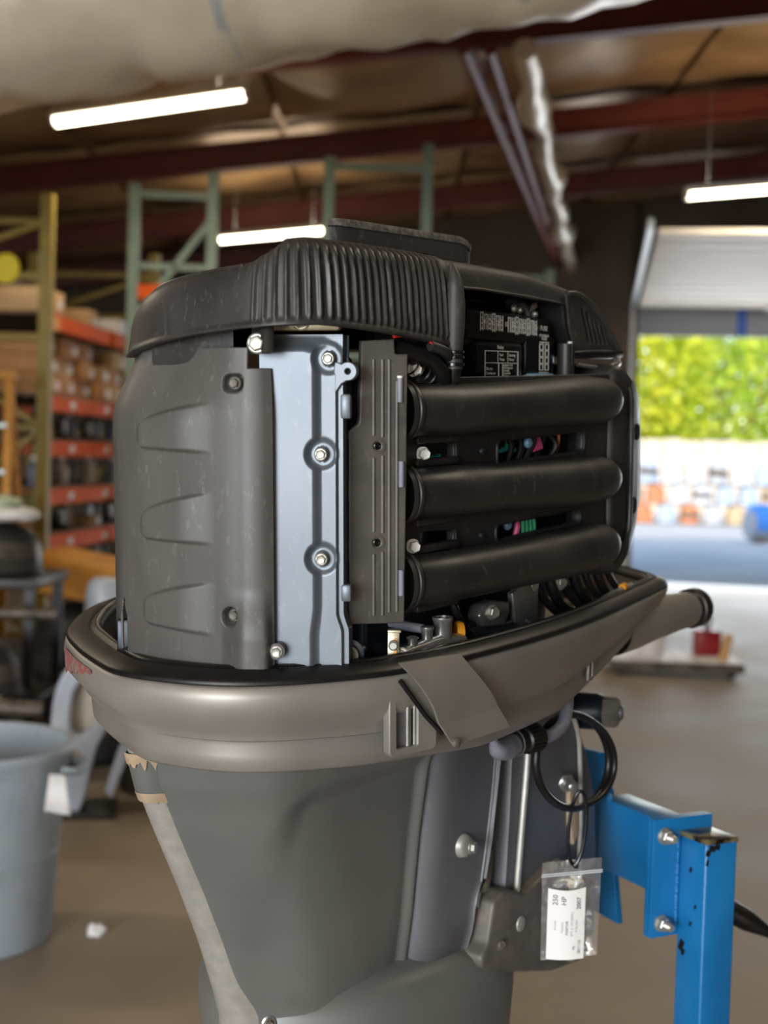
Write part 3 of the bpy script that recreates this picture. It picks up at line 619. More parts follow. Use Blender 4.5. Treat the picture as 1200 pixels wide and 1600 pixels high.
# ---- fuse and relay boxes in the recess
fb = G().box((.105, -.160, .394), (.225, .05, .042), .006, (0, .035, 0)).build('fuse_box', M['gloss_black'], motor)
G().box((.182, -.162, .357), (.082, .05, .062), .007, (0, .02, 0)).build('fuse_box_leg', M['gloss_black'], fb)
G().box((.105, -.155, .371), (.235, .045, .010), .003, (0, .035, 0)).build('fuse_box_flange', M['black'], fb)
rb_ = G().box((.068, -.166, .346), (.118, .05, .058), .007).build('relay_box', M['gloss_black'], motor)
yl = -.1862
def on_face(x, z, y=yl): return basis((x, y, z), (1, 0, -.035 if z > .37 else 0), (0, 0, 1))
g = G()
for i, x in enumerate(np.linspace(.028, .168, 15)):     # printed fuse symbols
    if i in (6,): continue
    h0 = .021 if i % 3 else .025; z = .3985-(x-.105)*.035
    for dx in (-.0028, .0028): g.box((x+dx, yl+.0006, z), (.0011, .0006, h0))
    for dz in (-.4, -.1, .2, .45): 
        if (i*7+int(dz*10)) % 3: g.box((x, yl+.0006, z+dz*h0), (.0062, .0006, .0012))
g.build('fuse_legend', M['white_print'], fb, 0)
for i, (x, s_) in enumerate(zip(np.linspace(.03, .165, 8), ('30', '20', '20', '10', '15', '20', '30', '10'))):
    text_mesh('fuse_rating', s_, .010, on_face(x-.004, .398-(x-.105)*.035, yl-.0006), M['white_print'], fb)
text_mesh('fuse_lettering', 'FUSE', .0095, on_face(.180, .3965, yl-.0004), M['white_print'], fb); text_mesh('part_number', '6P2-81950-00', .0045, on_face(.178, .3865, yl-.0004), M['white_print'], fb)
g = G(); cx = .190
for dx in (-.011, .011):
    for dz in (-.018, -.006, .006, .018):
        for a, b, c_, d in ((0, .004, .010, .0012), (0, -.004, .010, .0012), (-.0048, 0, .0012, .009), (.0048, 0, .0012, .009)): g.box((cx+dx*.7+a, yl-.0012, .3555+dz*.8+b), (c_, .0006, d))
for dz in (-.022, .021): g.box((cx, yl-.0012, .3555+dz), (.026, .0006, .0014))
g.build('fuse_symbol', M['white_print'], fb, 0)
text_mesh('fuse_lettering', 'FUSE', .007, basis((cx-.008, yl-.0016, .3815), (1, 0, 0), (0, 0, 1)), M['white_print'], fb); text_mesh('part_number', '6P2-H2170', .0045, basis((cx-.013, yl-.0016, .3305), (1, 0, 0), (0, 0, 1)), M['white_print'], fb)
yr = -.1914; g = G()
def frame(x0, z0, x1, z1, t=.0011):
    for a, b, c_, d in (((x0+x1)/2, z0, x1-x0, t), ((x0+x1)/2, z1, x1-x0, t), (x0, (z0+z1)/2, t, z1-z0), (x1, (z0+z1)/2, t, z1-z0)): g.box((a, yr, b), (c_, .0006, d))
frame(.028, .3455, .060, .3615); frame(.060, .3455, .085, .3615); frame(.085, .3455, .112, .3615); frame(.028, .3215, .062, .3455); frame(.0725, .3215, .112, .3455)
g.build('relay_legend', M['white_print'], rb_, 0)
def rt(x, z, s_, t): text_mesh('relay_lettering', t, s_, basis((x, yr-.0002, z), (1, 0, 0), (0, 0, 1)), M['white_print'], rb_)
rt(.058, .3668, .0075, 'Relay'); rt(.064, .3565, .0055, 'Fuel'); rt(.064, .3505, .0055, 'Pump'); rt(.0875, .3565, .0055, 'Starting'); rt(.0875, .3505, .0055, 'Motor')
rt(.030, .3375, .0055, 'Electro'); rt(.030, .3315, .0055, 'Conductor')
for i, t in enumerate(('Ignition Coil', 'Fuel Injector', 'Variable', 'Camshaft', 'Timing', 'ECM')): rt(.0745, .3428-.0037*i, .0046, t)
rt(.080, .3185, .0042, '6P2-H2570-00')
for p, r in (((.14, -.165, .4225), .0055), ((.155, -.165, .4205), .0045), ((.185, -.172, .416), .0045)): G().lathe([(r, 0), (r*1.1, .003), (r*.7, .006), (.001, .0065)], p, (0, -1, .3), 14).build('terminal_nut', M['zinc'], motor)
g = G(); 
for i in range(12): 
    t = i/11; p = Vector((.165+.05*t, -.150, .432-.025*t*t)); g.lathe([(.013, 0), (.0148, .0018), (.013, .0036)], p, (1, 0, -.5*t*2), 16, cap=False)
g.build('corrugated_hose', M['rubber'], motor)
G().box((.20, -.16, .428), (.02, .008, .008), .001, (0, -.4, 0)).build('brass_tab', M['yellow_zinc'], motor)
G().tube([(.11, -.14, .43), (.06, -.15, .432), (.0, -.145, .425)], .006, 10, smooth_n=16).build('relay_cable', M['rubber'], motor)
G().lathe([(.030, 0), (.033, .004), (.033, .008), (.030, .010)], (.175, -.175, .322), (0, 0, 1), 28).build('pale_cap', M['blue_tube'], motor)
# hoses between the lid and the first runner
G().tube([(-.235, -.23, .362), (-.205, -.24, .352), (-.178, -.245, .345), (-.158, -.246, .328), (-.145, -.24, .31)], .0125, 14, smooth_n=40).build('thick_hose', M['rubber'], motor)
g = G()
for i in range(5): p = Vector((-.208+.012*i, -.2405, .338-.004*i)); g.lathe([(.0098, 0), (.0115, .0015), (.0098, .003)], p, (.8, -.2, -.5), 16, cap=False)
g.build('corrugated_sleeve', M['rubber'], motor)
G().tube([(-.19, -.255, .362), (-.165, -.258, .356), (-.14, -.25, .348), (-.11, -.24, .345)], .0065, 12, smooth_n=20).build('black_hose', M['black'], motor)
for dx in (0, .004): G().tube([(-.196+dx, -.25, .372), (-.190+dx, -.257, .365), (-.182+dx, -.258, .3605)], .0014, 6, smooth_n=10).build('red_wire', M['red_wire'], motor)
G().tube([(-.255, -.25, .372), (-.235, -.253, .3745)], .0028, 6).build('red_wire', M['red_wire'], motor)

# ---- fuel fitting and small hardware between the covers and the rim
ft = G().tube([(-.232, -.2445, -.004), (-.20, -.246, -.002), (-.165, -.247, -.001), (-.112, -.247, -.006)], [.009, .010, .013, .012], 18, smooth_n=24).build('fuel_fitting', M['steel'], motor)
G().lathe([(.0135, 0), (.0135, .002), (.0115, .004), (.0115, .029), (.013, .031), (.013, .035), (.0098, .035), (.0095, .02)], (-.150, -.247, -.004), (0, 0, 1), 26).build('upright_port', M['steel'], ft)
G().lathe([(.007, 0), (.007, .016), (.0085, .018), (.0085, .021), (.006, .022)], (-.182, -.246, .002), (0, 0, 1), 18).build('small_port', M['steel'], ft)
G().lathe([(.006, 0), (.006, .010), (.0075, .012), (.005, .014)], (-.212, -.246, .002), (0, 0, 1), 18).build('small_port', M['steel'], ft)
g = G(); g.tube([(-.175, -.235, .018), (-.19, -.225, .022), (-.215, -.215, .03)], .006, 12, smooth_n=14).build('grey_pipe', M['lilac_hose'], ft)
hexbolt('end_bolt', (-.234, -.246, -.004), (-.9, -.4, 0), .0085, M['zinc'], ft)
G().lathe([(.013, 0), (.014, .004), (.012, .010), (.006, .011)], (-.112, -.240, .006), (.75, -.66, 0), 22).build('orange_cap', M['orange'], motor)
bk = G().box((-.246, -.243, .008), (.003, .014, .034), .001, (0, .12, .6)).box((-.240, -.240, .026), (.014, .016, .003), .001, (0, 0, .6)).build('throttle_bracket', M['yellow_zinc'], motor)
G().box((-.2505, -.249, .004), (.0014, .003, .030), 0, (0, .12, .6)).build('yellow_mark', M['orange'], bk)
G().lathe([(.005, 0), (.006, .003), (.006, .010), (.004, .012)], (-.250, -.246, .012), (-.8, -.55, 0), 14).build('bracket_pin', M['zinc'], bk)
pl = G().lathe([(.012, 0), (.012, .012), (.0095, .0125), (.0095, .009), (.0045, .009), (.0045, .012)], (-.294, -.215, .004), n2, 24).build('oil_plug', M['cast'], motor)
G().lathe([(.017, -.02), (.017, 0), (.0125, .001)], (-.294, -.215, .004), n2, 24).build('plug_boss', M['navy'], pl)
mb = G().prism([(-.02, -.004), (.035, -.010), (.050, .008), (.046, .022), (.012, .028), (-.018, .026), (-.028, .012)], 'y', -.222, -.200, .004).build('mount_bracket', M['steel'], motor)
hexbolt('bolt', (.0, -.223, .014), (-.3, -.95, 0), .0085, M['zinc'], mb)
G().prism([(.075, -.02), (.135, -.03), (.135, .04), (.105, .045), (.065, .030)], 'y', -.215, -.205, .002).build('gusset_plate', M['steel'], motor)
for x, z in ((.125, .034), (.205, .028)):
    o = G().lathe([(.012, -.012), (.013, 0)], (x, -.208, z), (-.3, -.95, 0), 18).build('bolt_boss', M['cast'], motor); hexbolt('bolt', (x, -.209, z), (-.3, -.95, .1), .0085, M['zinc'], o)
G().tube([(-.098, -.22, .06), (-.085, -.225, .02), (-.06, -.235, -.012), (-.035, -.242, -.03)], .006, 12, smooth_n=24).build('black_hose', M['rubber'], motor)
for k in range(7):
    x = .15+.035*k; G().tube([(x, -.20, .04+.004*(k % 3)), (x+.01, -.205, .015), (x+.04, -.208+.006*(k % 2), -.01), (x+.09, -.20, -.03)], .006+.002*(k % 2), 10, smooth_n=16).build('black_hose', M['rubber'], motor)
G().tube([(.12, -.235, -.028), (.20, -.24, -.020), (.27, -.236, -.008), (.33, -.23, -.003), (.40, -.222, .0), (.45, -.2, -.006)], .005, 10, smooth_n=40).build('rim_hose', M['lilac_hose'], motor)
G().tube([(.365, -.2285, .003), (.375, -.227, .0045)], .0062, 10).build('hose_band', M['orange'], motor)
g = G()
for a in (0, 1): g.tube([(.085+.012*math.cos(t), -.245, -.024+.006*math.sin(t)+.006*a) for t in np.linspace(0, 2*PI, 14)], .0015, 6)
g.tube([(.06, -.24, -.004), (.075, -.244, -.014), (.085, -.245, -.02)], .0022, 6); g.build('wire_clip', M['steel'], motor)
g = G()
for p in ((-.13, -.19, -.03), (-.05, -.19, -.02), (.02, -.185, -.04)): g.box(p, (.07, .05, .05), .008)
g.build('starter_casting', M['navy'], motor); G().tube([(-.10, -.215, -.012), (-.02, -.215, -.016), (.06, -.21, -.02)], .014, 16).build('starter_body', M['navy'], motor)
G().tube([(-.40, .09, -.012), (-.385, .07, .0), (-.372, .05, .0), (-.372, .045, -.02)], .003, 8).build('wire_bail', M['steel'], motor)
G().box((-.398, .03, .005), (.02, .05, .06), .004, (0, 0, .8)).build('rubber_strap', M['navy'], motor)
for p in ((.44, -.13, .04), (.455, -.12, .05)): G().tube([p, (p[0], p[1], .12)], .012, 14).build('silver_stem', M['cast'], motor)
g = G().box((.44, -.085, .09), (.03, .06, .12), .004); g.build('throttle_body', M['cast'], motor)

# ---- mid section: exhaust housing apron, weathered spine at the stern, splash plate
zs = np.linspace(-.116, -.80, 110)
def apron_ring(z):
    t = (-.11-z)/.40
    xr = np.interp(z, [-.60, -.52, -.48, -.40, -.323, -.238, -.166, -.10], [-.262, -.27, -.282, -.31, -.343, -.383, -.415, -.431])
    xf = .02; w = np.interp(z, [-.62, -.50, -.42, -.3, -.2, -.11], [.115, .128, .140, .152, .166, .20])
    hol = .014*sstep(-.20, -.24, z)*sstep(-.60, -.50, z)
    c = .02
    xs = xr+.012                                         # spine shoulder
    ctrl = [(xs+.02, c-.01), (xs+.002, c-.030), (xs+.026, c-w*.50), (xs+.070, c-w*.84), (xs+.13, c-w*.965), (xs+.20 if xs+.20 < -.09 else -.09, c-w), (-.050, c-w), (-.028, c-w+.006), (-.014, c-w+.020), (-.010, c-w+.05),
            (xf, c-.06), (xf, c+.06), (-.03, c+w), (-.10, c+w), (xs+.19, c+w*.93), (xs+.13, c+w*.72), (xs+.085, c+w*.40), (xs+.055, c+.02)]
    q = crom(ctrl, 320); xb = np.interp(z, [-.55, -.45, -.25, -.2, -.17], [-.285, -.292, -.318, -.310, -.285])      # shallow recess in the side
    q[:, 1] += .012*sstep(xb-.01, xb+.045, q[:, 0])*(1-sstep(-.050, -.032, q[:, 0]))*sstep(-.165, -.210, z)*sstep(-.62, -.50, z)*(q[:, 1] < 0)
    return np.c_[q, np.full(320, z)]
apr = G().rings([apron_ring(z) for z in zs]).build('exhaust_housing', M['apron'], motor, 60)
apr['label'] = 'smooth grey mid section below the cowling'
g = G(); R = []
for z in np.linspace(-.112, -.80, 60):
    xr = np.interp(z, [-.60, -.52, -.48, -.40, -.323, -.238, -.166, -.10], [-.262, -.27, -.282, -.31, -.343, -.383, -.415, -.431])
    w = np.interp(z, [-.6, -.45, -.35, -.25, -.17, -.10], [.040, .036, .033, .030, .030, .030]); c = .016
    ctrl = [(xr, c), (xr+.006, c-w*.45), (xr+.022, c-w*.85), (xr+.036, c-w), (xr+.075, c-w*.98), (xr+.09, c), (xr+.075, c+w*.98), (xr+.036, c+w), (xr+.022, c+w*.85), (xr+.006, c+w*.45)]
    R.append(np.c_[crom(ctrl, 64), np.full(64, z)])
sp = g.rings(R, cap1=True).build('stern_spine', M['spine'], motor, 60); sp['label'] = 'weathered silver strip down the stern'
# worn band and chipped primer patch just under the cowling
def spine_patch(name, z0, z1, m, jag, off, a0=-1.0, a1=1.0):
    g = G(); n = 26; rows = []
    for z, jj in ((z0, 0), (z1, 1)):
        row = []
        for i, t in enumerate(np.linspace(a0, a1, n)):
            zz = z-(jag*abs(math.sin(i*.75)*.7+math.sin(i*1.9+1)*.3) if jj else 0)-.016*(1-abs(t))*0
            xr = np.interp(zz, [-.60, -.238, -.166, -.10], [-.262, -.383, -.415, -.431]); w = np.interp(zz, [-.25, -.17, -.10], [.030, .030, .030])
            ctrl = crom([(xr+.036, .016+w), (xr+.022, .016+w*.85), (xr+.006, .016+w*.45), (xr, .016), (xr+.006, .016-w*.45), (xr+.022, .016-w*.85), (xr+.036, .016-w)], 200, False); nn_ = outn(ctrl, False)
            k = int((t+1)/2*199); q = ctrl[k]+nn_[k]*(1 if nn_[k]@(ctrl[k]-np.array([xr+.09, .016])) > 0 else -1)*off; row.append((q[0], q[1], zz))
        rows.append(row)
    g.rings(rows, closed=False); o = g.build(name, m, sp, 60); return o
spine_patch('worn_band', -.128, -.176, M['apron'], .003, .003); spine_patch('chipped_paint', -.124, -.132, M['chip'], .014, .0050, -.2, 1.0); spine_patch('primer_edge', -.176, -.187, M['chip'], .004, .0040, -.2, 1.0)
# the two housing screws near the bottom
for p in ((-.303, -.092, -.478),):
    o = G().lathe([(.010, 0), (.010, .002), (.0075, .003), (.0075, .001)], p, (-.6, -.75, .1), 22).build('screw_washer', M['steel'], motor); hexbolt('screw', Vector(p)+Vector((-.6, -.75, .1))*.001, (-.6, -.75, .1), .005, M['cast'], o)
# splash plate
g = G(); R = []
for k, z in ((.30, -.47), (.55, -.478), (.80, -.492), (.93, -.505), (1.0, -.53), (1.0, -.58), (.97, -.66), (.9, -.8)):
    ctrl = [(-.25, .03), (-.22, -.05), (-.14, -.125), (-.03, -.160), (.10, -.165), (.20, -.14), (.26, -.07), (.27, .03), (.2, .2), (.1, .225), (-.03, .22), (-.14, .185), (-.22, .11)]
    p = crom(ctrl, 90); c = np.array([.06, .03]); q = c+(p-c)*k; R.append(np.c_[q, z-.10*(q[:, 0]-.0)*(k > .2)*.55])
g.rings(R, cap0=True).build('splash_plate', M['apron'], motor, 60)
# lower unit, out of the picture: shaft leg, anti-ventilation plate, gearcase
g = G(); R = []
for z, xr, xf, w in ((-.78, -.22, .20, .10), (-.90, -.16, .15, .065), (-.98, -.14, .14, .05)):
    R.append([( (xr+xf)/2+(xf-xr)/2*math.cos(a), .02+w*math.sin(a), z) for a in np.linspace(0, 2*PI, 40, endpoint=False)])
low_leg = g.rings(R, cap1=True).build('gearcase_leg', M['apron'], motor, 60)
G().lathe([(.01, -.26), (.045, -.2), (.055, 0), (.05, .16), (.03, .22)], (0, .02, -1.04), (-1, 0, 0), 24).build('gearcase', M['apron'], motor)
G().prism([(-.34, -.06), (-.28, -.09), (.1, -.08), (.1, .12), (-.28, .13), (-.34, .10)], 'z', -.93, -.915, .004).build('anti_ventilation_plate', M['apron'], motor)

# ---- swivel and clamp brackets at the front
sw = G(); R = []
for z in np.linspace(-.12, -.55, 24):
    xf = np.interp(z, [-.55, -.49, -.42, -.40, -.28, -.12], [.066, .074, .080, .102, .117, .116]); xb = -.03
    y0 = np.interp(z, [-.55, -.47, -.3, -.12], [-.120, -.140, -.150, -.165])
    ctrl = [(xb, .05), (xb, y0+.05), (xb+.012, y0+.014), (xb+.04, y0+.002), (xf-.03, y0), (xf-.004, y0), (xf, y0+.006), (xf, .05)]
    R.append(np.c_[crom(ctrl, 60, False), np.full(60, z)])
sw = sw.rings(R, closed=False).build('swivel_bracket', M['bracket'], motor, 50)
G().tube([(.112, -.166, -.13), (.114, -.153, -.28), (.098, -.1465, -.40), (.090, -.1445, -.44)], .0026, 8, smooth_n=40).build('edge_bead', M['bracket'], sw)
o = G().lathe([(.018, -.002), (.016, .006), (.012, .009)], (.046, -.148, -.335), (0, -1, 0), 24).build('pivot_boss', M['spine'], sw)
hexbolt('bolt', (.053, -.157, -.338), (.2, -1, 0), .0085, M['zinc'], o)
G().box((.135, -.05, -.32), (.10, .10, .40), .01).build('gap_shade_box', M['void'], motor)  # near-black box stands for the shade in the gap between the brackets
g = G().tube([(.135, -.12, -.24), (.135, -.12, -.34), (.125, -.12, -.43)], .010, 12, smooth_n=16); g.build('tilt_ram', M['rubber'], motor)
G().tube([(.118, -.135, -.43), (.128, -.135, -.40), (.134, -.132, -.37)], .009, 12, smooth_n=16).build('ram_end', M['cast'], motor)
cb = [(.170, -.20), (.178, -.150), (.30, -.155), (.345, -.20), (.375, -.23), (.405, -.285), (.432, -.36), (.440, -.46), (.438, -.60), (.30, -.60), (.285, -.58), (.20, -.48), (.152, -.434), (.162, -.33)]
g = G(); P = np.array(cb); R = []
for y, k in ((.02, 1.0), (-.138, 1.0), (-.146, .992), (-.151, .975)):
    c = P.mean(0); q = c+(P-c)*k; R.append(np.c_[q[:, 0], np.full(len(P), y), q[:, 1]])
clb = g.rings(R, cap1=True).build('clamp_bracket', M['bracket'], motor, 35)
G().tube([(.216, -.153, -.18), (.208, -.155, -.25), (.194, -.156, -.34), (.180, -.156, -.442)], .0050, 8, smooth_n=24).build('clamp_edge_bead', M['spine'], clb)
G().tube([(.345, -.153, -.20), (.362, -.1555, -.235), (.368, -.1565, -.27), (.372, -.157, -.36), (.372, -.156, -.46)], .004, 8, smooth_n=30).build('clamp_edge_bead', M['spine'], clb)
ca = [(.149, -.428), (.185, -.446), (.285, -.425), (.36, -.45), (.40, -.50), (.36, -.612), (.27, -.597), (.085, -.533), (.068, -.520), (.066, -.503), (.086, -.488), (.092, -.46), (.100, -.432), (.125, -.422)]
tb = G().prism(ca, 'y', -.168, -.08, .006).build('thrust_block', M['cast'], clb)
o = G().lathe([(.012, 0), (.011, .004), (.006, .005)], (.172, -.166, -.487), (0, -1, 0), 20).build('block_boss', M['spine'], tb)
hexbolt('end_bolt', (.27, -.172, -.425), (-.3, -.95, 0), .010, M['cast'], clb); hexbolt('end_bolt', (.115, -.1675, -.500), (-.3, -.9, .3), .007, M['cast'], clb)
st_ = G().lathe([(.0105, 0), (.0105, .010), (.0085, .010), (.0085, .034), (.006, .036)], (.330, -.150, -.310), (-.55, -.83, 0), 20).build('stud', M['steel'], clb)
G().lathe([(.0155, .0), (.0155, .012), (.013, .014)], (.330, -.150, -.310), (-.55, -.83, 0), 6).build('stud_nut', M['steel'], clb)
g = G().prism([(.335, -.31), (.365, -.32), (.375, -.40), (.352, -.42), (.338, -.38)], 'y', -.158, -.148, .003); g.build('rust_streak', M['chip'], clb)
# front tilt-tube nut
tn = G().lathe([(.030, -.07), (.030, -.01), (.026, 0)], (.43, -.165, -.215), (.35, -.93, .0), 28).build('tilt_tube', M['navy'], motor)
G().lathe([(.0255, 0), (.0255, .020), (.021, .026), (.013, .026), (.012, .018)], (.43, -.165, -.215), (.35, -.93, 0), 6).build('tilt_nut', M['cast'], tn)
G().lathe([(.0125, .018), (.0125, .030), (.010, .032)], (.43, -.165, -.215), (.35, -.93, 0), 20).build('tilt_tube_end', M['bracket'], tn)
# flushing hose with its black coupling
cpl = G().lathe([(.0150, 0), (.0165, .002), (.0165, .012), (.0145, .014), (.0145, .022), (.0178, .024), (.0178, .052), (.015, .056)], (.020, -.245, -.166), (.985, -.17, -.0), 28).build('hose_coupling', M['rubber'], motor)
g = G()
for i in range(20):
    a = 2*PI*i/20; q = Vector((.985, -.17, 0)).to_track_quat('Z', 'Y').to_matrix()@Vector((.0182*math.cos(a), .0182*math.sin(a), .038)); g.box(Vector((.020, -.245, -.166))+q, (.026, .0025, .0025), 0, (0, 0, -.17))
g.build('grip_rib', M['rubber'], cpl)
G().lathe([(.0172, .004), (.0180, .005), (.0180, .007), (.0172, .008)], (.020, -.245, -.166), (.985, -.17, 0), 28, cap=False).build('clip_ring', M['steel'], cpl)
G().tube([(-.055, -.260, -.140), (-.035, -.256, -.160), (.0, -.248, -.167), (.025, -.2455, -.167)], [.003, .0125, .0165, .0150], 20, smooth_n=24).build('flush_elbow', M['lilac_hose'], motor)
G().tube([(.075, -.254, -.167), (.105, -.256, -.170), (.145, -.252, -.162), (.180, -.238, -.140), (.200, -.225, -.115), (.198, -.212, -.092), (.17, -.19, -.075)], .0092, 16, smooth_n=60).build('flush_hose', M['lilac_hose'], motor)
pts = []
for t in np.linspace(0, 2*PI*1.04, 44): pts.append((.2085+.1195*math.cos(t+1.9), -.235-.006*math.sin(t), -.2355+.070*math.sin(t+1.9)-.027*math.cos(t+1.9)))
lp = G().tube(pts, .0058, 12).build('cable_loop', M['rubber'], motor)
pts = [(.2085+.113*math.cos(t+.2), -.243, -.2355+.066*math.sin(t+.2)-.027*math.cos(t+.2)) for t, p in zip(np.linspace(-1.6, 1.0, 26), [(0,)]*26)]
G().tube(pts, .0048, 10).build('cable_loop_strand', M['rubber'], lp)
G().tube([(.13, -.20, -.10), (.16, -.21, -.125), (.185, -.213, -.15)], .006, 10, smooth_n=14).tube([(.14, -.19, -.10), (.17, -.20, -.125), (.195, -.203, -.15)], .005, 10, smooth_n=14).build('black_cable', M['rubber'], motor)
G().tube([(.10, -.19, -.10), (.085, -.185, -.12), (.08, -.18, -.16)], .011, 14, smooth_n=14).build('bracket_arch', M['bracket'], motor)
G().box((.115, -.205, -.14), (.02, .02, .03), .004).build('white_block', M['white_print'], motor)
G().lathe([(.02, 0), (.02, .03), (.014, .04)], (.17, -.17, -.135), (.2, -.9, .2), 20).build('trim_sender', M['navy'], motor)
for c in motor.children: c.location.z += BASE

# ------------------------------------------------------------------ the workshop shell
CEIL = lambda x: 4.52+.13*x
yaw = math.radians(9); FO = Vector((3.18, 17.85, 0)); FX = Vector((math.cos(yaw), -math.sin(yaw), 0)); FY = Vector((math.sin(yaw), math.cos(yaw), 0))
MF = Matrix(((FX.x, FY.x, 0, FO.x), (FX.y, FY.y, 0, FO.y), (0, 0, 1, 0), (0, 0, 0, 1)))          # frame of the far wall: x along the wall, y outwards
struct('floor', G().prism([(-10, -8.2), (12, -8.2), (12, 16.75), (-10, 20.2)], 'z', -.12, 0), M['conc'])
struct('ground', G().prism([(-60, 20.4), (-10, 20.28), (12, 16.85), (80, 16), (80, 120), (-60, 120)], 'z', -.16, -.02).box((0, -24, -.09), (120, 31.6, .14)), M['asphalt'])
struct('wall_left', G().box((-9.9, 6, 2.0), (.15, 28, 4.4)), M['wall'])
struct('wall_right', G().box((11.4, 4.5, 3.0), (.15, 25, 6.2)), M['wall'])
g = G().box((-7.5, -8.05, 1.9), (5, .15, 4.2)).box((6.5, -8.05, 2.8), (10, .15, 5.8)); g.prism([(-5, 3.5), (1.5, 3.5), (1.5, 4.7), (-5, 3.9)], 'y', -8.12, -7.98)
struct('wall_back', g, M['wall'])
wf = struct('wall_far', G().box((-6.94, .08, 2.9), (14.12, .15, 6.0)).box((8.0, .08, 3.2), (2.6, .15, 6.8)).box((3.4, .08, 5.2), (6.8, .15, 2.9)).xform(MF), M['wall'])
for i in range(24):                                     # corrugation ribs of the siding
    G().box((-13.6+.57*i, -.02, 2.2), (.10, .06, 4.5)).xform(MF).build('siding_rib', M['wall'], wf, 0)
# roof: deck with foil-faced insulation panels tucked between the red beams
struct('roof', G().prism([(-10.6, CEIL(-10.6)+.42), (12, CEIL(12)+.42), (12, CEIL(12)+.55), (-10.6, CEIL(-10.6)+.55)], 'y', -8.4, 20.4), M['wall'])
ceil = struct('ceiling', G().prism([(-10, CEIL(-10)+.30), (11.5, CEIL(11.5)+.30), (11.5, CEIL(11.5)+.34), (-10, CEIL(-10)+.34)], 'y', -8.1, 20.0), M['insul'])
by = [-5.6+3*i for i in range(9)]
for k, y0 in enumerate([-8.6]+by):
    for i in range(12):
        x0 = -10+1.79*i; g = G(); R = []
        nx, ny = 9, 9; sag = .10+.05*((i*5+k*3) % 4)
        for a in range(nx):
            for b in range(ny):
                u, v = a/(nx-1), b/(ny-1); x = x0+.03+1.73*u; y = y0+.08+2.84*v
                z = CEIL(x)+.24-sag*math.sin(PI*u)**.6*math.sin(PI*v)**.6*.6+.012*math.sin(7*x+3*y)+.01*math.sin(11*y-4*x); g.v.append((x, y, z))
        g.f = [(a*ny+b, a*ny+b+1, (a+1)*ny+b+1, (a+1)*ny+b) for a in range(nx-1) for b in range(ny-1)]
        g.build('panel', M['insul'], ceil, 180)
for y in by:                                            # red I-beams rising to the right
    g = G(); sh = lambda x, z: (x, CEIL(x)+z)
    for z0, z1, w in ((-.13, -.11, .14), (.10, .12, .14), (-.11, .10, .02)):
        g.prism([sh(-10, z0), sh(11.3, z0), sh(11.3, z1), sh(-10, z1)], 'y', y-w/2, y+w/2)
    g.build('beam', M['red_steel'], ceil, 0)
# overhead door run up on its tracks
dr = thing('overhead_door', 'ivory sectional overhead door run up above the yard opening', 'garage door', tuple(FO)); dr.rotation_euler = (0, 0, -yaw)
for i in range(11):
    G().box((3.1, -.45-.52*i, 3.70), (6.0, .50, .05), .012).box((3.1, -.30-.52*i, 3.672), (6.0, .04, .012)).box((3.1, -.60-.52*i, 3.672), (6.0, .04, .012)).build('panel', M['door_panel'], dr, 30)
G().box((3.1, -.08, 3.52), (6.0, .06, .40), .01).build('bottom_panel', M['door_grey'], dr, 30)
for x in (.10, 6.15):
    G().box((x-.07, -2.95, 3.74), (.05, 6.2, .09)).box((x-.07, .0, 1.85), (.05, .05, 3.7)).build('track', M['track'], dr, 0)
for x in (1.75, 4.4): G().box((x, -2.9, 3.655), (.12, 5.5, .03), .006).build('strut', M['white_print'], dr, 0)
G().box((1.42, -.118, 3.52), (.12, .012, .40)).build('tape_strip', M['tape'], dr, 0)

# ------------------------------------------------------------------ overhead services
dc = thing('air_duct', 'large crinkled foil-wrapped air duct hanging close overhead', 'duct', (-1.75, 6.0, 3.62))
d_ax = Vector((2.81, -.46, .42)).normalized(); q = d_ax.to_track_quat('Z', 'Y').to_matrix(); g = G(); R = []
for i in range(150):
    t = -3.2+10*i/149; ring = []
    for j in range(72):
        a = 2*PI*j/72; r = .50+.010*math.sin(9*t+3*math.sin(2*a))+.008*math.sin(5*a+4*t)+.010*math.sin(23*t+2.3*a)*math.sin(3*a+t)-.022*math.exp(-((t % 1.22-.6)/.05)**2)
        ring.append(q@Vector((r*math.cos(a), r*math.sin(a), t)))
    R.append(ring)
g.rings(R, True, True, True).build('foil_wrap', M['foil'], dc, 180)
for i in range(8):
    t = -2.62+1.22*i; g = G(); g.lathe([(.488, -.025), (.500, -.02), (.500, .02), (.488, .025)], d_ax*t, d_ax, 72, cap=False).build('strap', M['track'], dc, 60)
for i in range(4):
    t = -2.0+2.44*i; p = d_ax*t; z = CEIL(-1.75+p.x)-3.62-.1; 
    for s in (-.5, .5): G().tube([(p.x, p.y+s, p.z), (p.x, p.y+s, z)], .008, 8).build('hanger_rod', M['track'], dc)
pi = thing('lagged_pipe', 'pale wrapped pipe running back under the roof beside the brown beam', 'pipe', (.8, 8.6, 4.20)); d = Vector((1.78, 10.6, .05)); pts = [d*t for t in np.linspace(0, 1, 40)]
rad = [.075+.012*math.sin(i*1.3)+(.055 if i in (4, 5, 14, 24, 25) else 0) for i in range(40)]
G().tube([tuple(p+Vector((.02*math.sin(i), 0, .02*math.cos(i*1.7)))) for i, p in enumerate(pts)], rad, 16).build('lagging', M['foil'], pi, 80)
G().tube([tuple(d), tuple(d+Vector((.08, .25, -.08))), tuple(d+Vector((.10, .30, -.4))), tuple(d+Vector((.10, .30, -1.7)))], [.09, .13, .15, .12], 16, smooth_n=24).build('drop_pipe', M['foil'], pi, 80)
for i in (8, 20, 32): G().lathe([(.10, -.03), (.105, 0), (.10, .03)], pts[i], d, 18, cap=False).build('clamp_band', M['track'], pi)
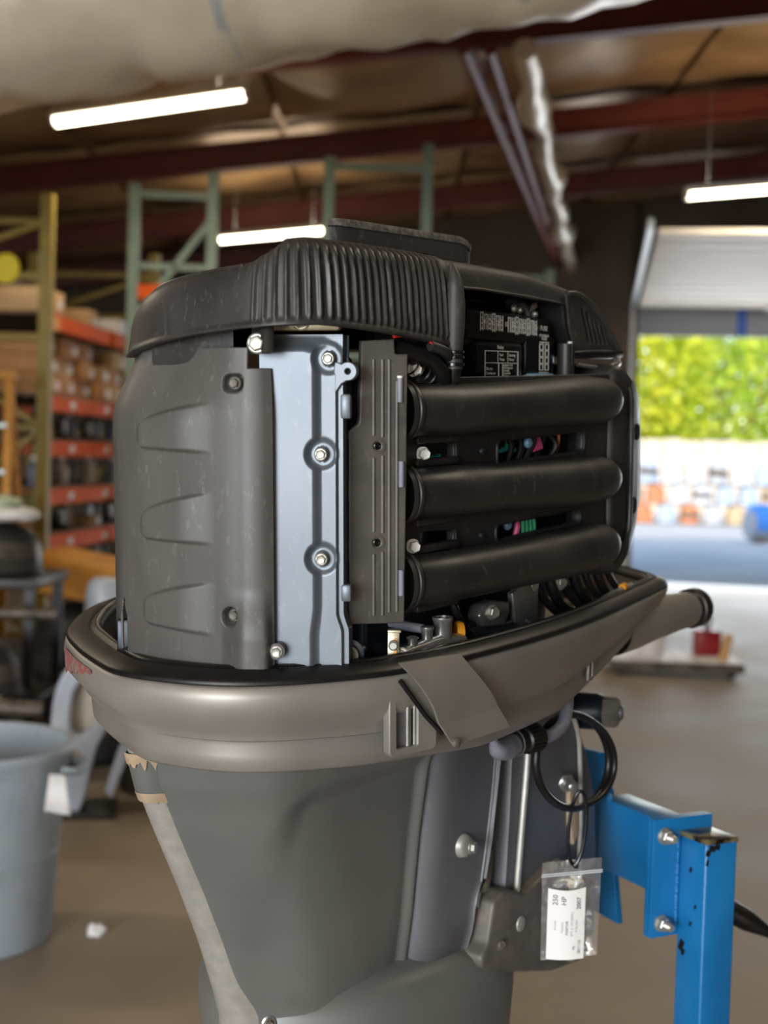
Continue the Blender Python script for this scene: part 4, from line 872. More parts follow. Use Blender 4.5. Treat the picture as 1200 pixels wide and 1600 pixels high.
bm_ = thing('roof_rafter', 'brown steel rafter beam running back beside the wrapped pipe', 'rafter', (.42, 8.6, 4.22)); d = Vector((2.0, 10.6, .05))
for dx, nm in ((0, 'chord'), (.16, 'chord')): G().tube([(dx, 0, 0), (d.x+dx*.2, d.y, d.z)], .045, 8).build(nm, M['red_steel'], bm_)
for i in range(12):
    t = i/12; a = d*t; b = d*(t+.08); G().tube([tuple(a), tuple(b+Vector((.16, 0, 0)))], .022, 6).build('lattice_bar', M['red_steel'], bm_)
def fluorescent(x0, x1, y, z0, z1, label, watts=22):
    t = thing('fluorescent_light', label, 'ceiling light', ((x0+x1)/2, y, (z0+z1)/2), 0, 'fluorescent shop lights under the roof'); L = math.hypot(x1-x0, z1-z0); a = math.atan2(z1-z0, x1-x0); ro = Matrix.Rotation(-a, 4, 'Y')
    G().box((0, 0, .035), (L, .15, .05), .008).xform(ro).build('housing', M['fixture'], t, 30)
    for dy in (-.04, .04): G().tube([(-L/2+.02, dy, -.012), (L/2-.02, dy, -.012)], .022, 12).xform(ro).build('tube', M['tube'], t)
    for dx in (-L/2+.012, L/2-.012): G().box((dx, 0, -.008), (.024, .14, .05), .004).xform(ro).build('end_cap', M['fixture'], t, 30)
    for dx in (-L*.35, L*.35): zc = CEIL((x0+x1)/2+dx)+.1-(z0+z1)/2; G().tube([(dx, 0, .05), (dx, 0, zc)], .0025, 6).build('hanger', M['track'], t)
    d = bpy.data.lights.new('tube_glow', 'AREA'); d.shape = 'RECTANGLE'; d.size = L; d.size_y = .14; d.energy = watts; d.color = (1.0, .86, .66)
    o = bpy.data.objects.new('tube_glow', d); C.objects.link(o); o.parent = t; o.location = (0, 0, -.05); o.rotation_euler = (0, -a, 0)
    d2 = d.copy(); d2.energy = watts*.4; o2_ = bpy.data.objects.new('tube_glow', d2); C.objects.link(o2_); o2_.parent = t; o2_.location = (0, 0, .075); o2_.rotation_euler = (0, PI-a, 0)
fluorescent(-2.28, -.99, 9.0, 3.78, 4.0, 'lit fluorescent tube light just below the foil duct')
fluorescent(-1.80, -.65, 14.0, 3.82, 3.96, 'lit fluorescent tube light behind the motor, low over the lid')
fluorescent(2.45, 3.72, 11.4, 3.90, 4.04, 'lit fluorescent tube light above the overhead door panels')
fluorescent(-4.4, -3.1, 5.0, 3.4, 3.55, 'added fill light in fluorescent form over the junk side, outside the view', 26)  # this and the next two: unseen fixtures added as interior fill
fluorescent(1.5, 2.8, 3.0, 4.2, 4.36, 'added fill light in fluorescent form right of the motor, outside the view', 26)
fluorescent(-2.4, -1.1, -2.5, 3.7, 3.86, 'added fill light in fluorescent form behind the camera', 26)

# ------------------------------------------------------------------ blue engine stand
st = thing('engine_stand', 'blue painted steel engine stand holding the outboard motor', 'engine stand', (.52, 2.09, 0))
sa = Vector((-.454, .891, 0)); sb_ = Vector((.891, .454, 0)); SF = Vector((.516, 2.065, 0))-Vector((.52, 2.09, 0))
MS = Matrix(((sb_.x, sa.x, 0, SF.x), (sb_.y, sa.y, 0, SF.y), (0, 0, 1, 0), (0, 0, 0, 1)))        # x to the right, y away along the arm, origin at the near corner of the post
po_ = G().box((.032, .032, .53), (.064, .064, 1.01), .005, seg=3).xform(MS).build('post', M['blue'], st)
G().box((.032, .032, 1.0365), (.0655, .0655, .008), .002).xform(MS).build('post_cap', M['post_cap'], po_)
rg = np.random.default_rng(3)
g = G()                                                  # paint chips: thin flakes of bare dark steel showing at the edges
for x, z, w in ((.002, .60, .010), (.002, .665, .006), (.002, .74, .007), (.052, .64, .007)): g.box((x, -.0002, z), (w, .0012, w*1.4), 0, (0, .5, 0))
for y, z, w in ((.03, .90, .004), (.034, .985, .005), (.02, .93, .004), (.05, .86, .010), (.045, .85, .006)): g.box((-.0002, y, z), (.0012, w, w*1.8), 0, (.4, 0, 0))
for x, z, w in ((.012, 1.027, .012), (.022, 1.0285, .010), (.004, 1.020, .008), (.003, 1.005, .004)): g.box((x, -.0002, z), (w, .0012, .009), 0, (0, .2, 0))
g.xform(MS).build('paint_chip', M['rubber'], po_, 0)
for y0, nm in ((.069, 'end_plate'), (.0785, 'arm_plate')):
    G().box((.008, y0, .966), (.118, .0085, .190), .002).xform(MS).build(nm, M['blue'], st, 30)
g = G()
for i in range(30):
    z = .89+.005*i; g.lathe([(.001, -.004), (.0035+.001*rg.random(), -.001), (.0035, .002), (.001, .004)], (-.002, .064, z+.002*rg.random()), (0, 0, 1), 8)
g.xform(MS).build('weld_bead', M['blue'], st, 60)
def stp(x, y, z): return MS@Vector((x, y, z))
for z in (1.034, .894):
    p = stp(-.030, .0645, z); ax = -sa
    nt = G().lathe([(.0135, -.001), (.0135, .002), (.0118, .003)], p, ax, 24).lathe([(.0115, .002), (.0115, .012), (.010, .0135)], p, ax, 6, .2).build('nut', M['zinc'], st, 30)
    g = G(); g.lathe(sum([[(.0062, .012+.0022*i), (.0072, .0131+.0022*i)] for i in range(6)], [])+[(.005, .027)], p, ax, 16).build('bolt_thread', M['zinc'], nt)
G().box((.012, .168, .990), (.062, .172, .122), .004).xform(MS).build('arm', M['blue'], st)
# mounting blade the motor clamps on
bd = Vector((-.62, .784, 0)); Mb = basis(Vector((.424, 2.272, 0))-Vector((.52, 2.09, 0)), bd, (0, 0, 1))
curve_plate('mounting_blade', [(.0, .838), (.018, .95), (.030, 1.055), (.045, 1.085), (.055, 1.118), (.34, 1.118), (.34, .885)], [], .014, .002, Mb, M['blue'], st)
g = G()
for i in range(22): g.lathe([(.001, -.005), (.005+.002*rg.random(), -.001), (.005, .002), (.001, .005)], Vector((.408-.0005*i, 2.262, .93+.006*i))-Vector((.52, 2.09, 0)), (0, 0, 1), 8)
g.build('weld_bead', M['blue'], st, 60)
gp = G().tube([Vector((.560, 2.30, .885))-Vector((.52, 2.09, 0)), Vector((.640, 2.29, .845))-Vector((.52, 2.09, 0)), Vector((.678, 2.285, .826))-Vector((.52, 2.09, 0)), Vector((.690, 2.284, .820))-Vector((.52, 2.09, 0))], [.020, .020, .019, .008], 22, smooth_n=20).build('grip', M['rubber'], st)
G().box((.032, .32, .06), (.07, 1.0, .06), .004).box((.032, .06, .06), (.9, .07, .06), .004).xform(MS).build('base_beam', M['blue'], st, 30)
for x, y in ((.032, -.15), (.032, .78), (-.38, .06), (.45, .06)):
    cs = G().lathe([(.028, -.014), (.03, -.01), (.03, .01), (.028, .014)], stp(x, y, .03), tuple(sb_), 20).build('caster', M['rubber'], st)

# ------------------------------------------------------------------ clear bag with the paper tag, hanging from the cable loop
bg = thing('parts_bag', 'clear zip bag with a white paper tag, hanging from the black cable loop', 'bag', (.292, 1.96, 1.035), -.05)
BX = lambda u, v, d: (-.041+.0825*u+.004*v*(u-.5), -.004+d, .012*(u-.5)+.002-.146*(1-v))
g = G(); nu, nv = 14, 22
for side in (-1, 1):
    k = len(g.v)
    for i in range(nv+1):
        for j in range(nu+1):
            u, v = j/nu, i/nv; b = .010*math.sin(PI*u)**.7*math.sin(PI*min(1, v*1.2))**.8*(v < .84) if v < .84 else 0
            g.v.append(BX(u, v, side*(b*(.55 if side < 0 else 1)+.0006)+.0015*math.sin(9*u+7*v)*math.sin(11*v)))
    for i in range(nv):
        for j in range(nu): g.f.append((k+i*(nu+1)+j, k+i*(nu+1)+j+1, k+(i+1)*(nu+1)+j+1, k+(i+1)*(nu+1)+j))
g.build('bag_film', M['film'], bg, 180)
g = G()
for v in (.855, .875): g.tube([BX(u, v, -.0015) for u in np.linspace(-.01, 1.02, 12)], .0009, 6)
M['seal'] = mat('milky_zip_seal', (206, 210, 214), None, rough=0.3); g.build('zip_seal', M['seal'], bg)
LBL = lambda u, v: (-.0335+u, -.0085-.006*math.sin(PI*min(max(u/.055, 0), 1)), -.144+v+.010*(u-.03)*(.0))
g = G(); R = []
for i in range(15):
    u = .055*i/14; R.append([LBL(u, .104+.004*u/.055+(-.003*math.sin(PI*u/.055))), LBL(u, -.002+.004*u/.055)])
g.rings(R, closed=False); lb = g.build('paper_tag', M['paper'], bg, 180)
def lt(u, v, s_, t, m='ink', b=0.0):
    x, y, z = LBL(u, v); sl__ = -.006*PI/.055*math.cos(PI*u/.055); text_mesh('lettering', t, s_, basis((x, y-.0005, z), (0, 0, 1), (-1, -sl__, 0)), M[m], lb, bold=b)
M['grey_ink'] = mat('faint_grey_ink', (150, 150, 156), None, rough=0.7)
lt(.0110, .080, .0105, '250'); lt(.0235, .081, .0105, 'HP'); lt(.0455, .0755, .0090, '2007', b=.0001)
lt(.0112, .043, .0052, 'In-Line', 'grey_ink'); lt(.0218, .0395, .0052, 'Yamaha', 'grey_ink'); lt(.0288, .037, .0054, 'F250TXR', 'ink'); lt(.0360, .0350, .0054, '6P2 X 1012904 J', 'grey_ink'); lt(.0425, .0415, .0052, '4 Stroke', 'grey_ink')
lt(.0398, .0155, .0060, 'M-'); lt(.0475, .0100, .0066, '001116')
pts = [(.006+.0125*math.cos(t)+.003*math.sin(t), -.006, .050+.055*math.sin(t)) for t in np.linspace(-.42*PI, 1.50*PI, 40)]
G().tube(pts, .0028, 8).build('zip_tie', M['gloss_black'], bg)
g = G(); g.box((.006, -.006, -.006), (.007, .006, .007), .001).build('zip_tie_head', M['gloss_black'], bg)
hexbolt('loose_bolt', (.000, -.003, -.134), (.4, 0, -1), .008, M['cast'], bg, h=.014); G().tube([(.008, 0, -.135), (.026, .002, -.128)], .006, 10).build('loose_pin', M['steel'], bg)
G().tube([(-.004, .003, -.035), (.004, .004, -.050), (.000, .003, -.062)], .003, 8, smooth_n=10).build('loose_clip', M['chip'], bg)

# ------------------------------------------------------------------ pallet racks at the back left
def run_box(g, a, b, w, h, bev=0.0):
    """a bar from a to b with section w x h"""
    a = Vector(a); b = Vector(b); d = b-a; L = d.length; ex = d.normalized(); up = Vector((0, 0, 1)) if abs(ex.z) < .95 else Vector((0, 1, 0)); ey = up.cross(ex).normalized(); ez = ex.cross(ey)
    m = Matrix(((ex.x, ey.x, ez.x, (a.x+b.x)/2), (ex.y, ey.y, ez.y, (a.y+b.y)/2), (ex.z, ey.z, ez.z, (a.z+b.z)/2), (0, 0, 0, 1)))
    t = G().box((0, 0, 0), (L, w, h), bev); t.xform(m); return g.add(t.v, t.f)
ra_ = thing('pallet_rack', 'olive-yellow pallet rack with orange beams, left of the motor', 'rack', (-2.29, 9.0, 0), -.10)
def upright(p, h, m, name='upright', par=None):
    """slotted rack post: three-sided channel on a foot plate"""
    x, y = p; g = G(); g.box((x, y-.036, h/2), (.08, .006, h)).box((x-.037, y, h/2), (.006, .07, h)).box((x+.037, y, h/2), (.006, .07, h)).box((x, y, .006), (.13, .11, .012))
    return g.build(name, m, par, 0)
DEP, BAY = 1.07, 2.62; levels = [2.515, 1.965, 1.66, 1.33, 1.01, .69]
for y in (0, BAY):
    for x in (0, -DEP): upright((x, y), 3.30, M['rack_y'], 'upright', ra_)
    for z in (.35, .95, 1.75, 2.35, 2.76, 3.12): run_box(G(), (0, y, z), (-DEP, y, z), .04, .04).build('brace', M['rack_y'], ra_, 0)
    for z0, z1 in ((.35, .95), (1.75, .95), (1.75, 2.35), (3.12, 2.76)): run_box(G(), (0, y, z0), (-DEP, y, z1), .035, .035).build('diagonal_brace', M['rack_y'], ra_, 0)
for z in levels:
    for x in (.0, -DEP): run_box(G(), (x, .04, z-.05), (x, BAY-.04, z-.05), .05, .105, .006).build('beam', M['rack_o'], ra_, 0)
    G().box((-DEP/2, BAY/2, z+.012), (DEP-.04, BAY-.10, .022)).build('shelf_deck', M['wood_deck'], ra_, 0)
for z in levels[1:5]:
    for y in (.5, 1.3, 2.0): G().box((.028, y, z-.045), (.003, .10, .05)).build('shelf_ticket', M['paper'], ra_, 0)
G().box((.028, .12, 2.455), (.006, .13, .09), .002).build('load_plate', M['orange'], ra_, 0)
G().lathe([(.09, -.01), (.10, 0), (.09, .01)], (-.27, -.04, 2.80), (0, -1, 0), 20).build('yellow_disc', mat('bright_yellow_disc', (236, 214, 30), None, rough=.4), ra_)
RM = Matrix.Translation((-2.29, 9.0, 0)) @ Matrix.Rotation(-.10, 4, 'Z')
ORD = ['first', 'second', 'third', 'fourth', 'fifth', 'sixth', 'seventh', 'eighth', 'ninth', 'tenth', 'eleventh', 'twelfth', 'thirteenth', 'fourteenth']
def at_rack(o, x, y, z, rz=0.0): o.matrix_world = RM @ Matrix.Translation((x, y, z)) @ Matrix.Rotation(rz, 4, 'Z')
def carton(label, x, y, z, sx, sy, sz, m, group, rz=0.0, place=at_rack):
    g = G().box((0, 0, sz/2), (sx, sy, sz), .006); o = g.build('cardboard_carton', m, None, 30); tag(o, label, 'carton', group)
    t = G().box((sx/2+.001, 0, sz*.62), (.002, .07, sz*.76)).box((0, 0, sz+.0005), (sx*.98, .06, .002)).build('packing_tape', M['carton2'], o, 0)
    G().box((sx/2+.0015, sy*.28, sz*.45), (.002, .09, .06)).build('paper_label', M['paper'], o, 0)
    place(o, x, y, z, rz); return o
row_name = ['bottom row', 'second row', 'third row', 'top row']
for c, (y, n_, m_) in enumerate(((.26, 3, 'carton'), (.62, 3, 'carton2'), (1.02, 3, 'carton'), (1.42, 2, 'carton'), (1.80, 3, 'carton2'), (2.24, 2, 'carton'))):
    for r in range(n_):
        carton(f'brown carton under the top orange beam, {row_name[r]}, {ORD[c]} stack from the yellow post', -.22-.02*((c+r) % 3), y, 1.99+.134*r, .36, .335, .132, M['carton' if (c+r) % 2 else m_], 'cartons under the top orange beam', .03*math.sin(c*3+r))
for c, (y, sx, sy, sz, m_, what) in enumerate(((.30, .5, .40, .16, 'carton2', 'low pale carton'), (1.55, .22, .24, .16, 'carton2', 'small cream carton'), (2.1, .5, .62, .12, 'paper', 'long white carton'))):
    carton(f'{what} on the top rack level', -.30, y, 2.54, sx, sy, sz, M[m_], 'boxes on the top rack level')
carton('orange-brown carton seen through the end of the rack, on its top level', -.78, .32, 2.54, .45, .5, .10, M['carton'], 'boxes on the top rack level')
carton('wide pale carton seen through the end of the rack, under the top beam', -.80, .40, 1.99, .42, .6, .25, M['carton2'], 'boxes deep in the rack'); carton('brown carton seen through the end of the rack, stacked on the wide pale one', -.80, .40, 2.24, .40, .5, .18, M['carton'], 'boxes deep in the rack')
def bundle(label, x, y, z, L, r, place=at_rack):
    """rolled dusty tarpaulin"""
    g = G(); pts = [(0, -L/2+L*i/14, r*.9+.02*math.sin(i)) for i in range(15)]; g.tube(pts, [r*(.85+.2*math.sin(i*1.7+L)**2) for i in range(15)], 12)
    o = g.build('tarp_roll', mat('dusty_tarp', (104, 88, 74), (140, 122, 106), 8, .8), None, 60); tag(o, label, 'tarp', 'rolled tarps on the top rack level'); place(o, x, y, z); 
    for yy in (-L*.25, L*.25): G().lathe([(r*1.02, -.015), (r*1.06, 0), (r*1.02, .015)], (0, yy, r*.9), (0, 1, 0), 14, cap=False).build('tie', M['rubber'], o)
    return o
bundle('fat dusty tarp roll behind the first upright, top rack level', -.55, 1.02, 2.54, .9, .11); bundle('second dusty tarp roll lying on the top rack level', -.84, 1.05, 2.54, .9, .12); bundle('dusty tarp roll laid across the other two', -.69, 1.03, 2.735, .8, .09)
def starter(label, x, y, z, m, s=1.0):
    g = G().lathe([(.05*s, 0), (.055*s, .01), (.055*s, .14*s), (.04*s, .15*s), (.02*s, .16*s), (.02*s, .20*s), (.001, .205*s)], (0, 0, 0), (0, 0, 1), 16); o = g.build('starter_motor', m, None, 40)
    G().lathe([(.026*s, -.05*s), (.028*s, 0), (.026*s, .05*s)], (.07*s, 0, .09*s), (0, 0, 1), 12).build('solenoid', M['steel'], o); tag(o, label, 'engine part', 'engine parts on the rack shelves'); at_rack(o, x, y, z, x*9); return o
def bottle(label, x, y, z, m, s=1.0):
    g = G().lathe([(.045*s, 0), (.048*s, .008), (.048*s, .13*s), (.030*s, .165*s), (.017*s, .175*s), (.017*s, .195*s)], (0, 0, 0), (0, 0, 1), 16); o = g.build('oil_bottle', m, None, 40)
    G().lathe([(.020*s, .19*s), (.020*s, .215*s), (.017*s, .22*s)], (0, 0, 0), (0, 0, 1), 14).build('cap', M['rack_o'] if x < -.2 else M['paper'], o)
    tag(o, label, 'bottle', 'bottles on the rack shelves'); at_rack(o, x, y, z); return o
M['cream'] = mat('cream_plastic', (206, 190, 166), (226, 212, 190), 8, .5); M['dusk'] = mat('grimy_steel_part', (70, 62, 54), (112, 100, 88), 10, .45, metal=.4); M['bluegrey'] = mat('blue_grey_plastic', (120, 130, 150), None, rough=.4)
lev_name = {1: 'second', 2: 'third', 3: 'fourth', 4: 'fifth', 5: 'lowest'}
for li, (z, kinds) in enumerate(((1.682, 'sssbssbs'), (1.352, 'bcbsbcbb'), (1.032, 'lssclsss'))):
    for i, k in enumerate(kinds):
        y = .20+.29*i; x = -.14-.05*(i % 2); nm = ('under the carton shelf', 'on the middle parts shelf', 'on the low parts shelf')[li]
        if k == 's': starter(f'grimy starter motor {nm}, {ORD[i]} item from the yellow post', x, y, z, M['dusk'] if i % 2 else M['junk'], 1.0)
        elif k == 'b': bottle(f'pale bottle {nm}, {ORD[i]} item from the yellow post', x, y, z, M['cream'] if i % 3 else M['bluegrey'], .95)
        elif k == 'c': bottle(f'tan bottle {nm}, {ORD[i]} item from the yellow post', x, y, z, M['carton2'], .8)
        else: carton(f'flat pale carton {nm}, {ORD[i]} item from the yellow post', x-.06, y, z, .26, .26, .07, M['carton2'], 'boxes on the parts shelves')
for i in range(5): starter(f'dark starter motor on the lowest rack shelf, {ORD[i]} from the yellow post', -.2, .25+.42*i, .712, M['junk'], .88)
for i in range(4): bottle(f'cream bottle deep on the middle parts shelf, {ORD[i]} from the rack end', -.62, .14+.24*i, 1.352, M['cream'] if i % 2 else M['carton2'], 1.05)
# green rack frames further back
rg_ = thing('tall_green_rack', 'tall sage-green rack frames rising behind the motor', 'rack', (-2.0, 10.5, 0))
for (x0, y0, x1, y1, h0, h1, bars, diags) in ((0, 0, .60, .04, 3.68, 3.79, (3.60, 3.05, 2.3, 1.4), ((2.62, 3.44), (2.3, 1.5))), (1.50, .0, 2.26, .0, 3.93, 4.05, (3.86, 3.2, 2.4, 1.4), ((2.5, 3.2),)), (2.9, 2.3, 3.5, 2.3, 3.44, 3.44, (3.36, 2.6), ((2.6, 3.3),))):
    upright((x0, y0), h0, M['rack_g'], 'upright', rg_); upright((x1, y1), h1, M['rack_g'], 'upright', rg_)
    for z in bars: run_box(G(), (x0, y0, z), (x1, y1, z), .04, .05).build('brace', M['rack_g'], rg_, 0)
    for z0, z1 in diags: run_box(G(), (x0, y0, z0), (x1, y1, z1), .04, .05).build('diagonal_brace', M['rack_g'], rg_, 0)
for z in (2.9, 1.7): run_box(G(), (.04, .0, z-.05), (1.46, .0, z-.05), .05, .11).build('beam', M['rack_o'], rg_, 0)
for z in (2.9,): run_box(G(), (2.26, .0, z-.2), (2.9, 2.3, z-.2), .05, .11).build('beam', M['rack_o'], rg_, 0)
# yellow stepladder leaning at the rack end
ld = thing('stepladder', 'yellow stepladder standing at the left end of the rack', 'ladder', (-2.55, 8.45, 0))
for s in (-1, 1):
    run_box(G(), (.05+s*.20, -.35, 0), (.05+s*.13, 0, 2.06), .05, .03).build('rail', M['gold_tarp'], ld, 0); run_box(G(), (.05+s*.20, .40, 0), (.05+s*.13, .03, 2.0), .03, .03).build('rear_leg', M['gold_tarp'], ld, 0)
for i in range(6): z = .30+.29*i; G().box((.05, -.35+.17*z, z), (.40-.065*z, .08, .03), .004).build('step', M['track'], ld, 0)
G().box((.05, .0, 2.06), (.34, .16, .05), .008).build('top_cap', M['gold_tarp'], ld)

# ------------------------------------------------------------------ junk heap of engine casings on the left
def cowl(name, label, cat, loc, size, m, rot=(0, 0, 0), group=None, stripe=None):
    """engine cowl: domed shell with a flat lip, a raised rear hump and a stripe"""
    sx, sy, sz = size; g = G(); R = []
    for k, z in ((.98, 0), (1.02, .02), (1.02, .08), (1.0, .10), (.98, .35), (.94, .62), (.84, .83), (.62, .95), (.3, 1.0), (.02, 1.01)):
        ring = []
        for a in np.linspace(0, 2*PI, 32, endpoint=False):
            ca, sa_ = math.cos(a), math.sin(a); e = .62; x = sx/2*k*math.copysign(abs(ca)**e, ca); y = sy/2*k*math.copysign(abs(sa_)**e, sa_); ring.append((x, y, sz*z*(1-.14*(x/sx+.5))))
        R.append(ring)
    o = g.rings(R, cap0=True, cap1=True).build(name, m, None, 60); tag(o, label, cat, group)
    g = G(); g.rings([[(p[0]*1.012, p[1]*1.012, p[2]) for p in R[i]] for i in (1, 2)]).build('lip', M['rubber'], o)
    if stripe is not None: g = G(); g.rings([[(p[0]*1.01, p[1]*1.01, p[2]*1.004) for p in R[i]] for i in (4, 5)]).build('stripe', stripe, o)
    o.location = loc; o.rotation_euler = rot; return o
cr = thing('workbench', 'dark steel workbench on the far left under the black cowl', 'workbench', (-2.25, 7.15, 0))
G().box((0, 0, .92), (1.0, .7, .05), .006).build('top', M['junk'], cr, 30)
for x in (-.45, .45):
    for y in (-.3, .3): G().box((x, y, .45), (.05, .05, .9)).build('leg', M['junk'], cr, 0)
G().box((0, 0, .30), (.94, .64, .03)).build('lower_shelf', M['junk'], cr, 0)
cowl('engine_cowl', 'big black engine cowl on the workbench at the left edge', 'engine cowl', (-2.12, 7.1, .945), (.62, .50, .31), M['junk'], (0, 0, .4), None, M['dusk'])
def sack(name, label, loc, size, m, rz, cat='bag'):
    sx, sy, sz = size; g = G(); R = []
    for i, (k, z) in enumerate(((.7, 0), (.97, .12), (1.0, .4), (.94, .7), (.7, .92), (.2, 1.0))):
        R.append([(sx/2*k*math.copysign(abs(math.cos(a))**.7, math.cos(a))+.01*math.sin(3*a+i), sy/2*k*math.copysign(abs(math.sin(a))**.7, math.sin(a)), sz*z+.006*math.sin(5*a+2*i)) for a in np.linspace(0, 2*PI, 28, endpoint=False)])
    o = g.rings(R, cap0=True, cap1=True).build(name, m, None, 60); tag(o, label, cat); o.location = loc; o.rotation_euler = (0, 0, rz)
    G().box((0, -sy*.36, sz*.70), (sx*.5, .004, sz*.2), 0, (-.6, 0, 0)).build('seam_tab', M['rack_g'], o, 0); return o
sack('white_sack', 'flat white sack lying on the black cowl, left edge', (-2.05, 7.0, 1.235), (.50, .40, .075), M['paper'], .3); sack('green_sack', 'pale green sack lying on top of the white one', (-2.10, 7.02, 1.305), (.40, .32, .06), mat('pale_green_sack', (168, 190, 150), (190, 204, 172), 8, .6), -.2)
JK = [('dark domed casing behind the workbench at the left edge', (-2.62, 7.78, 0), (.7, .42, 1.47), (0, 0, .1)), ('black engine cowl lying low on the junk heap beside the bin', (-1.95, 6.3, 0), (.72, .52, .40), (0, 0, .3)), ('black engine cowl tipped on the low one behind the bin', (-2.02, 6.42, .41), (.60, .44, .34), (.12, -.08, .4)),
      ('dark cowl standing against the rack under the amber cover', (-1.78, 8.2, .0), (.7, .55, .72), (0, 0, -.2)), ('dark cowl half buried left of the pale outboard midsection', (-1.42, 7.1, .0), (.62, .5, .46), (0, 0, .7)),
      ('charcoal cowl resting on the half buried one', (-1.42, 7.12, .44), (.50, .42, .30), (.12, .1, -.4))]
for lab, loc, size, rot in JK: cowl('engine_casing', lab, 'engine cowl', loc, size, M['junk'], rot, 'dark casings in the junk heap', M['dusk'])
for i, (p, q_, r, lab) in enumerate((((-2.25, 6.06, .455), (-1.55, 6.16, .41), .035, 'long dirty drive shaft leaning over the heap behind the bin'), ((-2.35, 6.55, .80), (-1.6, 6.60, .80), .03, 'dark pipe lying across the junk heap'))):
    o = G().tube([Vector((0, 0, 0)), Vector(q_)-Vector(p)], r, 12).build('drive_shaft', M['dusk'], None); tag(o, lab, 'shaft'); o.location = p
    d_ = (Vector(q_)-Vector(p)); G().lathe([(r*1.6, -.02), (r*1.7, 0), (r*1.6, .02)], d_*.12, d_, 16).build('collar', M['cast'], o)
ac = cowl('amber_cover', 'amber yellow engine cover lying on the dark cowl by the rack', 'engine cover', (-1.80, 8.15, .74), (.74, .46, .26), M['gold_tarp'], (.1, .12, -.25), None, None)
cowl('grey_cover', 'small pale blue-grey cover lying on the charcoal cowl behind the rim', 'engine cover', (-1.44, 7.14, .735), (.26, .24, .22), mat('pale_grey_shell', (176, 184, 196), None, rough=.4), (0, 0, .5), None, None)
for i, (x, y, z, r) in enumerate(((-1.80, 6.26, .395, .035), (-1.95, 7.0, .317, .035))):
    o = G().lathe([(r, 0), (r*1.1, .01), (r*.9, .05), (r*.3, .055)], (0, 0, 0), (0, 0, 1), 18).build('metal_cap', M['cream'], None); o.location = (x, y, z); tag(o, ('small pale cap lying beside the bin on the low cowl', 'pale cap on the lower shelf of the workbench')[i], 'cap')
    G().lathe([(r*.35, .05), (r*.35, .075)], (0, 0, 0), (0, 0, 1), 12).build('stub', M['cast'], o)
# pale outboard leg standing on the floor
ol = thing('outboard_midsection', 'pale blue-white outboard midsection standing on the floor behind the bin', 'outboard leg', (-1.31, 5.95, 0), .15)
M['pale_leg'] = mat('pale_blue_white_casting', (176, 186, 200), (206, 212, 222), 5, .4)
oo = [(-.12, .06), (-.02, .02), (.05, .30), (.12, .44), (.15, .62), (.12, .69), (.02, .70), (-.05, .66), (-.105, .56), (-.125, .40), (-.12, .2)]
curve_plate('leg_casting', [tuple(p) for p in crom([(a, b) for a, b in oo], 60)], [[tuple(p) for p in crom([(-.06, .36), (.05, .38), (.075, .55), (.03, .62), (-.05, .56)], 24)]], .16, .012, Matrix(((1, 0, 0, 0), (0, 0, -1, 0), (0, 1, 0, 0), (0, 0, 0, 1))), M['pale_leg'], ol)
G().box((0, .05, .48), (.16, .04, .26), .01).build('inner_casting', M['cream'], ol); G().lathe([(.055, -.01), (.055, .006), (.040, .008), (.040, .0)], (-.045, -.085, .24), (0, -1, 0), 24).build('bearing_ring', M['chip'], ol); G().lathe([(.038, .0), (.038, .004)], (-.045, -.088, .24), (0, -1, 0), 24).build('bore', M['void'], ol)
G().prism([(.10, .10), (.16, .30), (.24, .50), (.25, .46), (.20, .26), (.13, .06)], 'y', -.03, .03, .006).build('skeg', M['pale_leg'], ol); G().box((0, 0, .012), (.30, .30, .024), .004).build('stand_plate', M['junk'], ol, 0)
tb_ = thing('black_tub', 'black round tub on the floor behind the motor cowling', 'tub', (-.98, 6.45, 0))
G().lathe([(.24, 0), (.26, .01), (.30, .46), (.315, .47), (.315, .49), (.295, .49), (.27, .05), (.01, .04)], (0, 0, 0), (0, 0, 1), 40).build('body', M['junk'], tb_)
for s in (-1, 1): G().tube([(s*.30, -.07, .40), (s*.34, -.05, .41), (s*.34, .05, .41), (s*.30, .07, .40)], .012, 8, smooth_n=14).build('handle', M['rubber'], tb_)
# grey bin in the foreground left
bn = thing('rubbish_bin', 'grey-blue plastic bin standing at the left edge', 'bin', (-1.325, 4.38, 0))
g = G().lathe([(.255, 0), (.262, .012), (.280, .30), (.283, .305), (.303, .56), (.318, .612), (.328, .625), (.330, .640), (.322, .652), (.306, .648), (.296, .58), (.262, .03), (.01, .02)], (0, 0, 0), (0, 0, 1), 72); g.build('body', M['can'], bn, 60)
G().lathe([(.284, .0), (.284, .01), (.01, .012)], (0, 0, .40), (0, 0, 1), 48).build('contents', mat('brown_rubbish', (96, 84, 66), (66, 58, 48), 14, .8), bn)
g = G()
for z in (.30, .47): g.lathe([(.2795+.07*(z-.3), z-.006), (.284+.07*(z-.3), z), (.2795+.07*(z-.3), z+.006)], (0, 0, 0), (0, 0, 1), 72, cap=False)
g.build('hoop', M['can'], bn, 60)
for s in (1, -1): G().tube([(s*.31, -.08, .58), (s*.355, -.06, .575), (s*.355, .06, .575), (s*.31, .08, .58)], .014, 10, smooth_n=16).build('handle', M['can'], bn)
pn = G(); R = []
for i in range(7): t = i/6; R.append([(.0+.05*t+.006*math.sin(3*t), .004*math.sin(5*t), 0), (-.012+.085*t, .004*math.sin(5*t+1)-.01, -.115-.01*t)])
pn.rings(R, closed=False); o = pn.build('paper_note', M['paper'], None, 180); o.location = (-1.035, 4.22, .585); tag(o, 'white paper note hanging on the rim of the grey-blue bin', 'note'); sm = o.modifiers.new('thickness', 'SOLIDIFY'); sm.thickness = .001
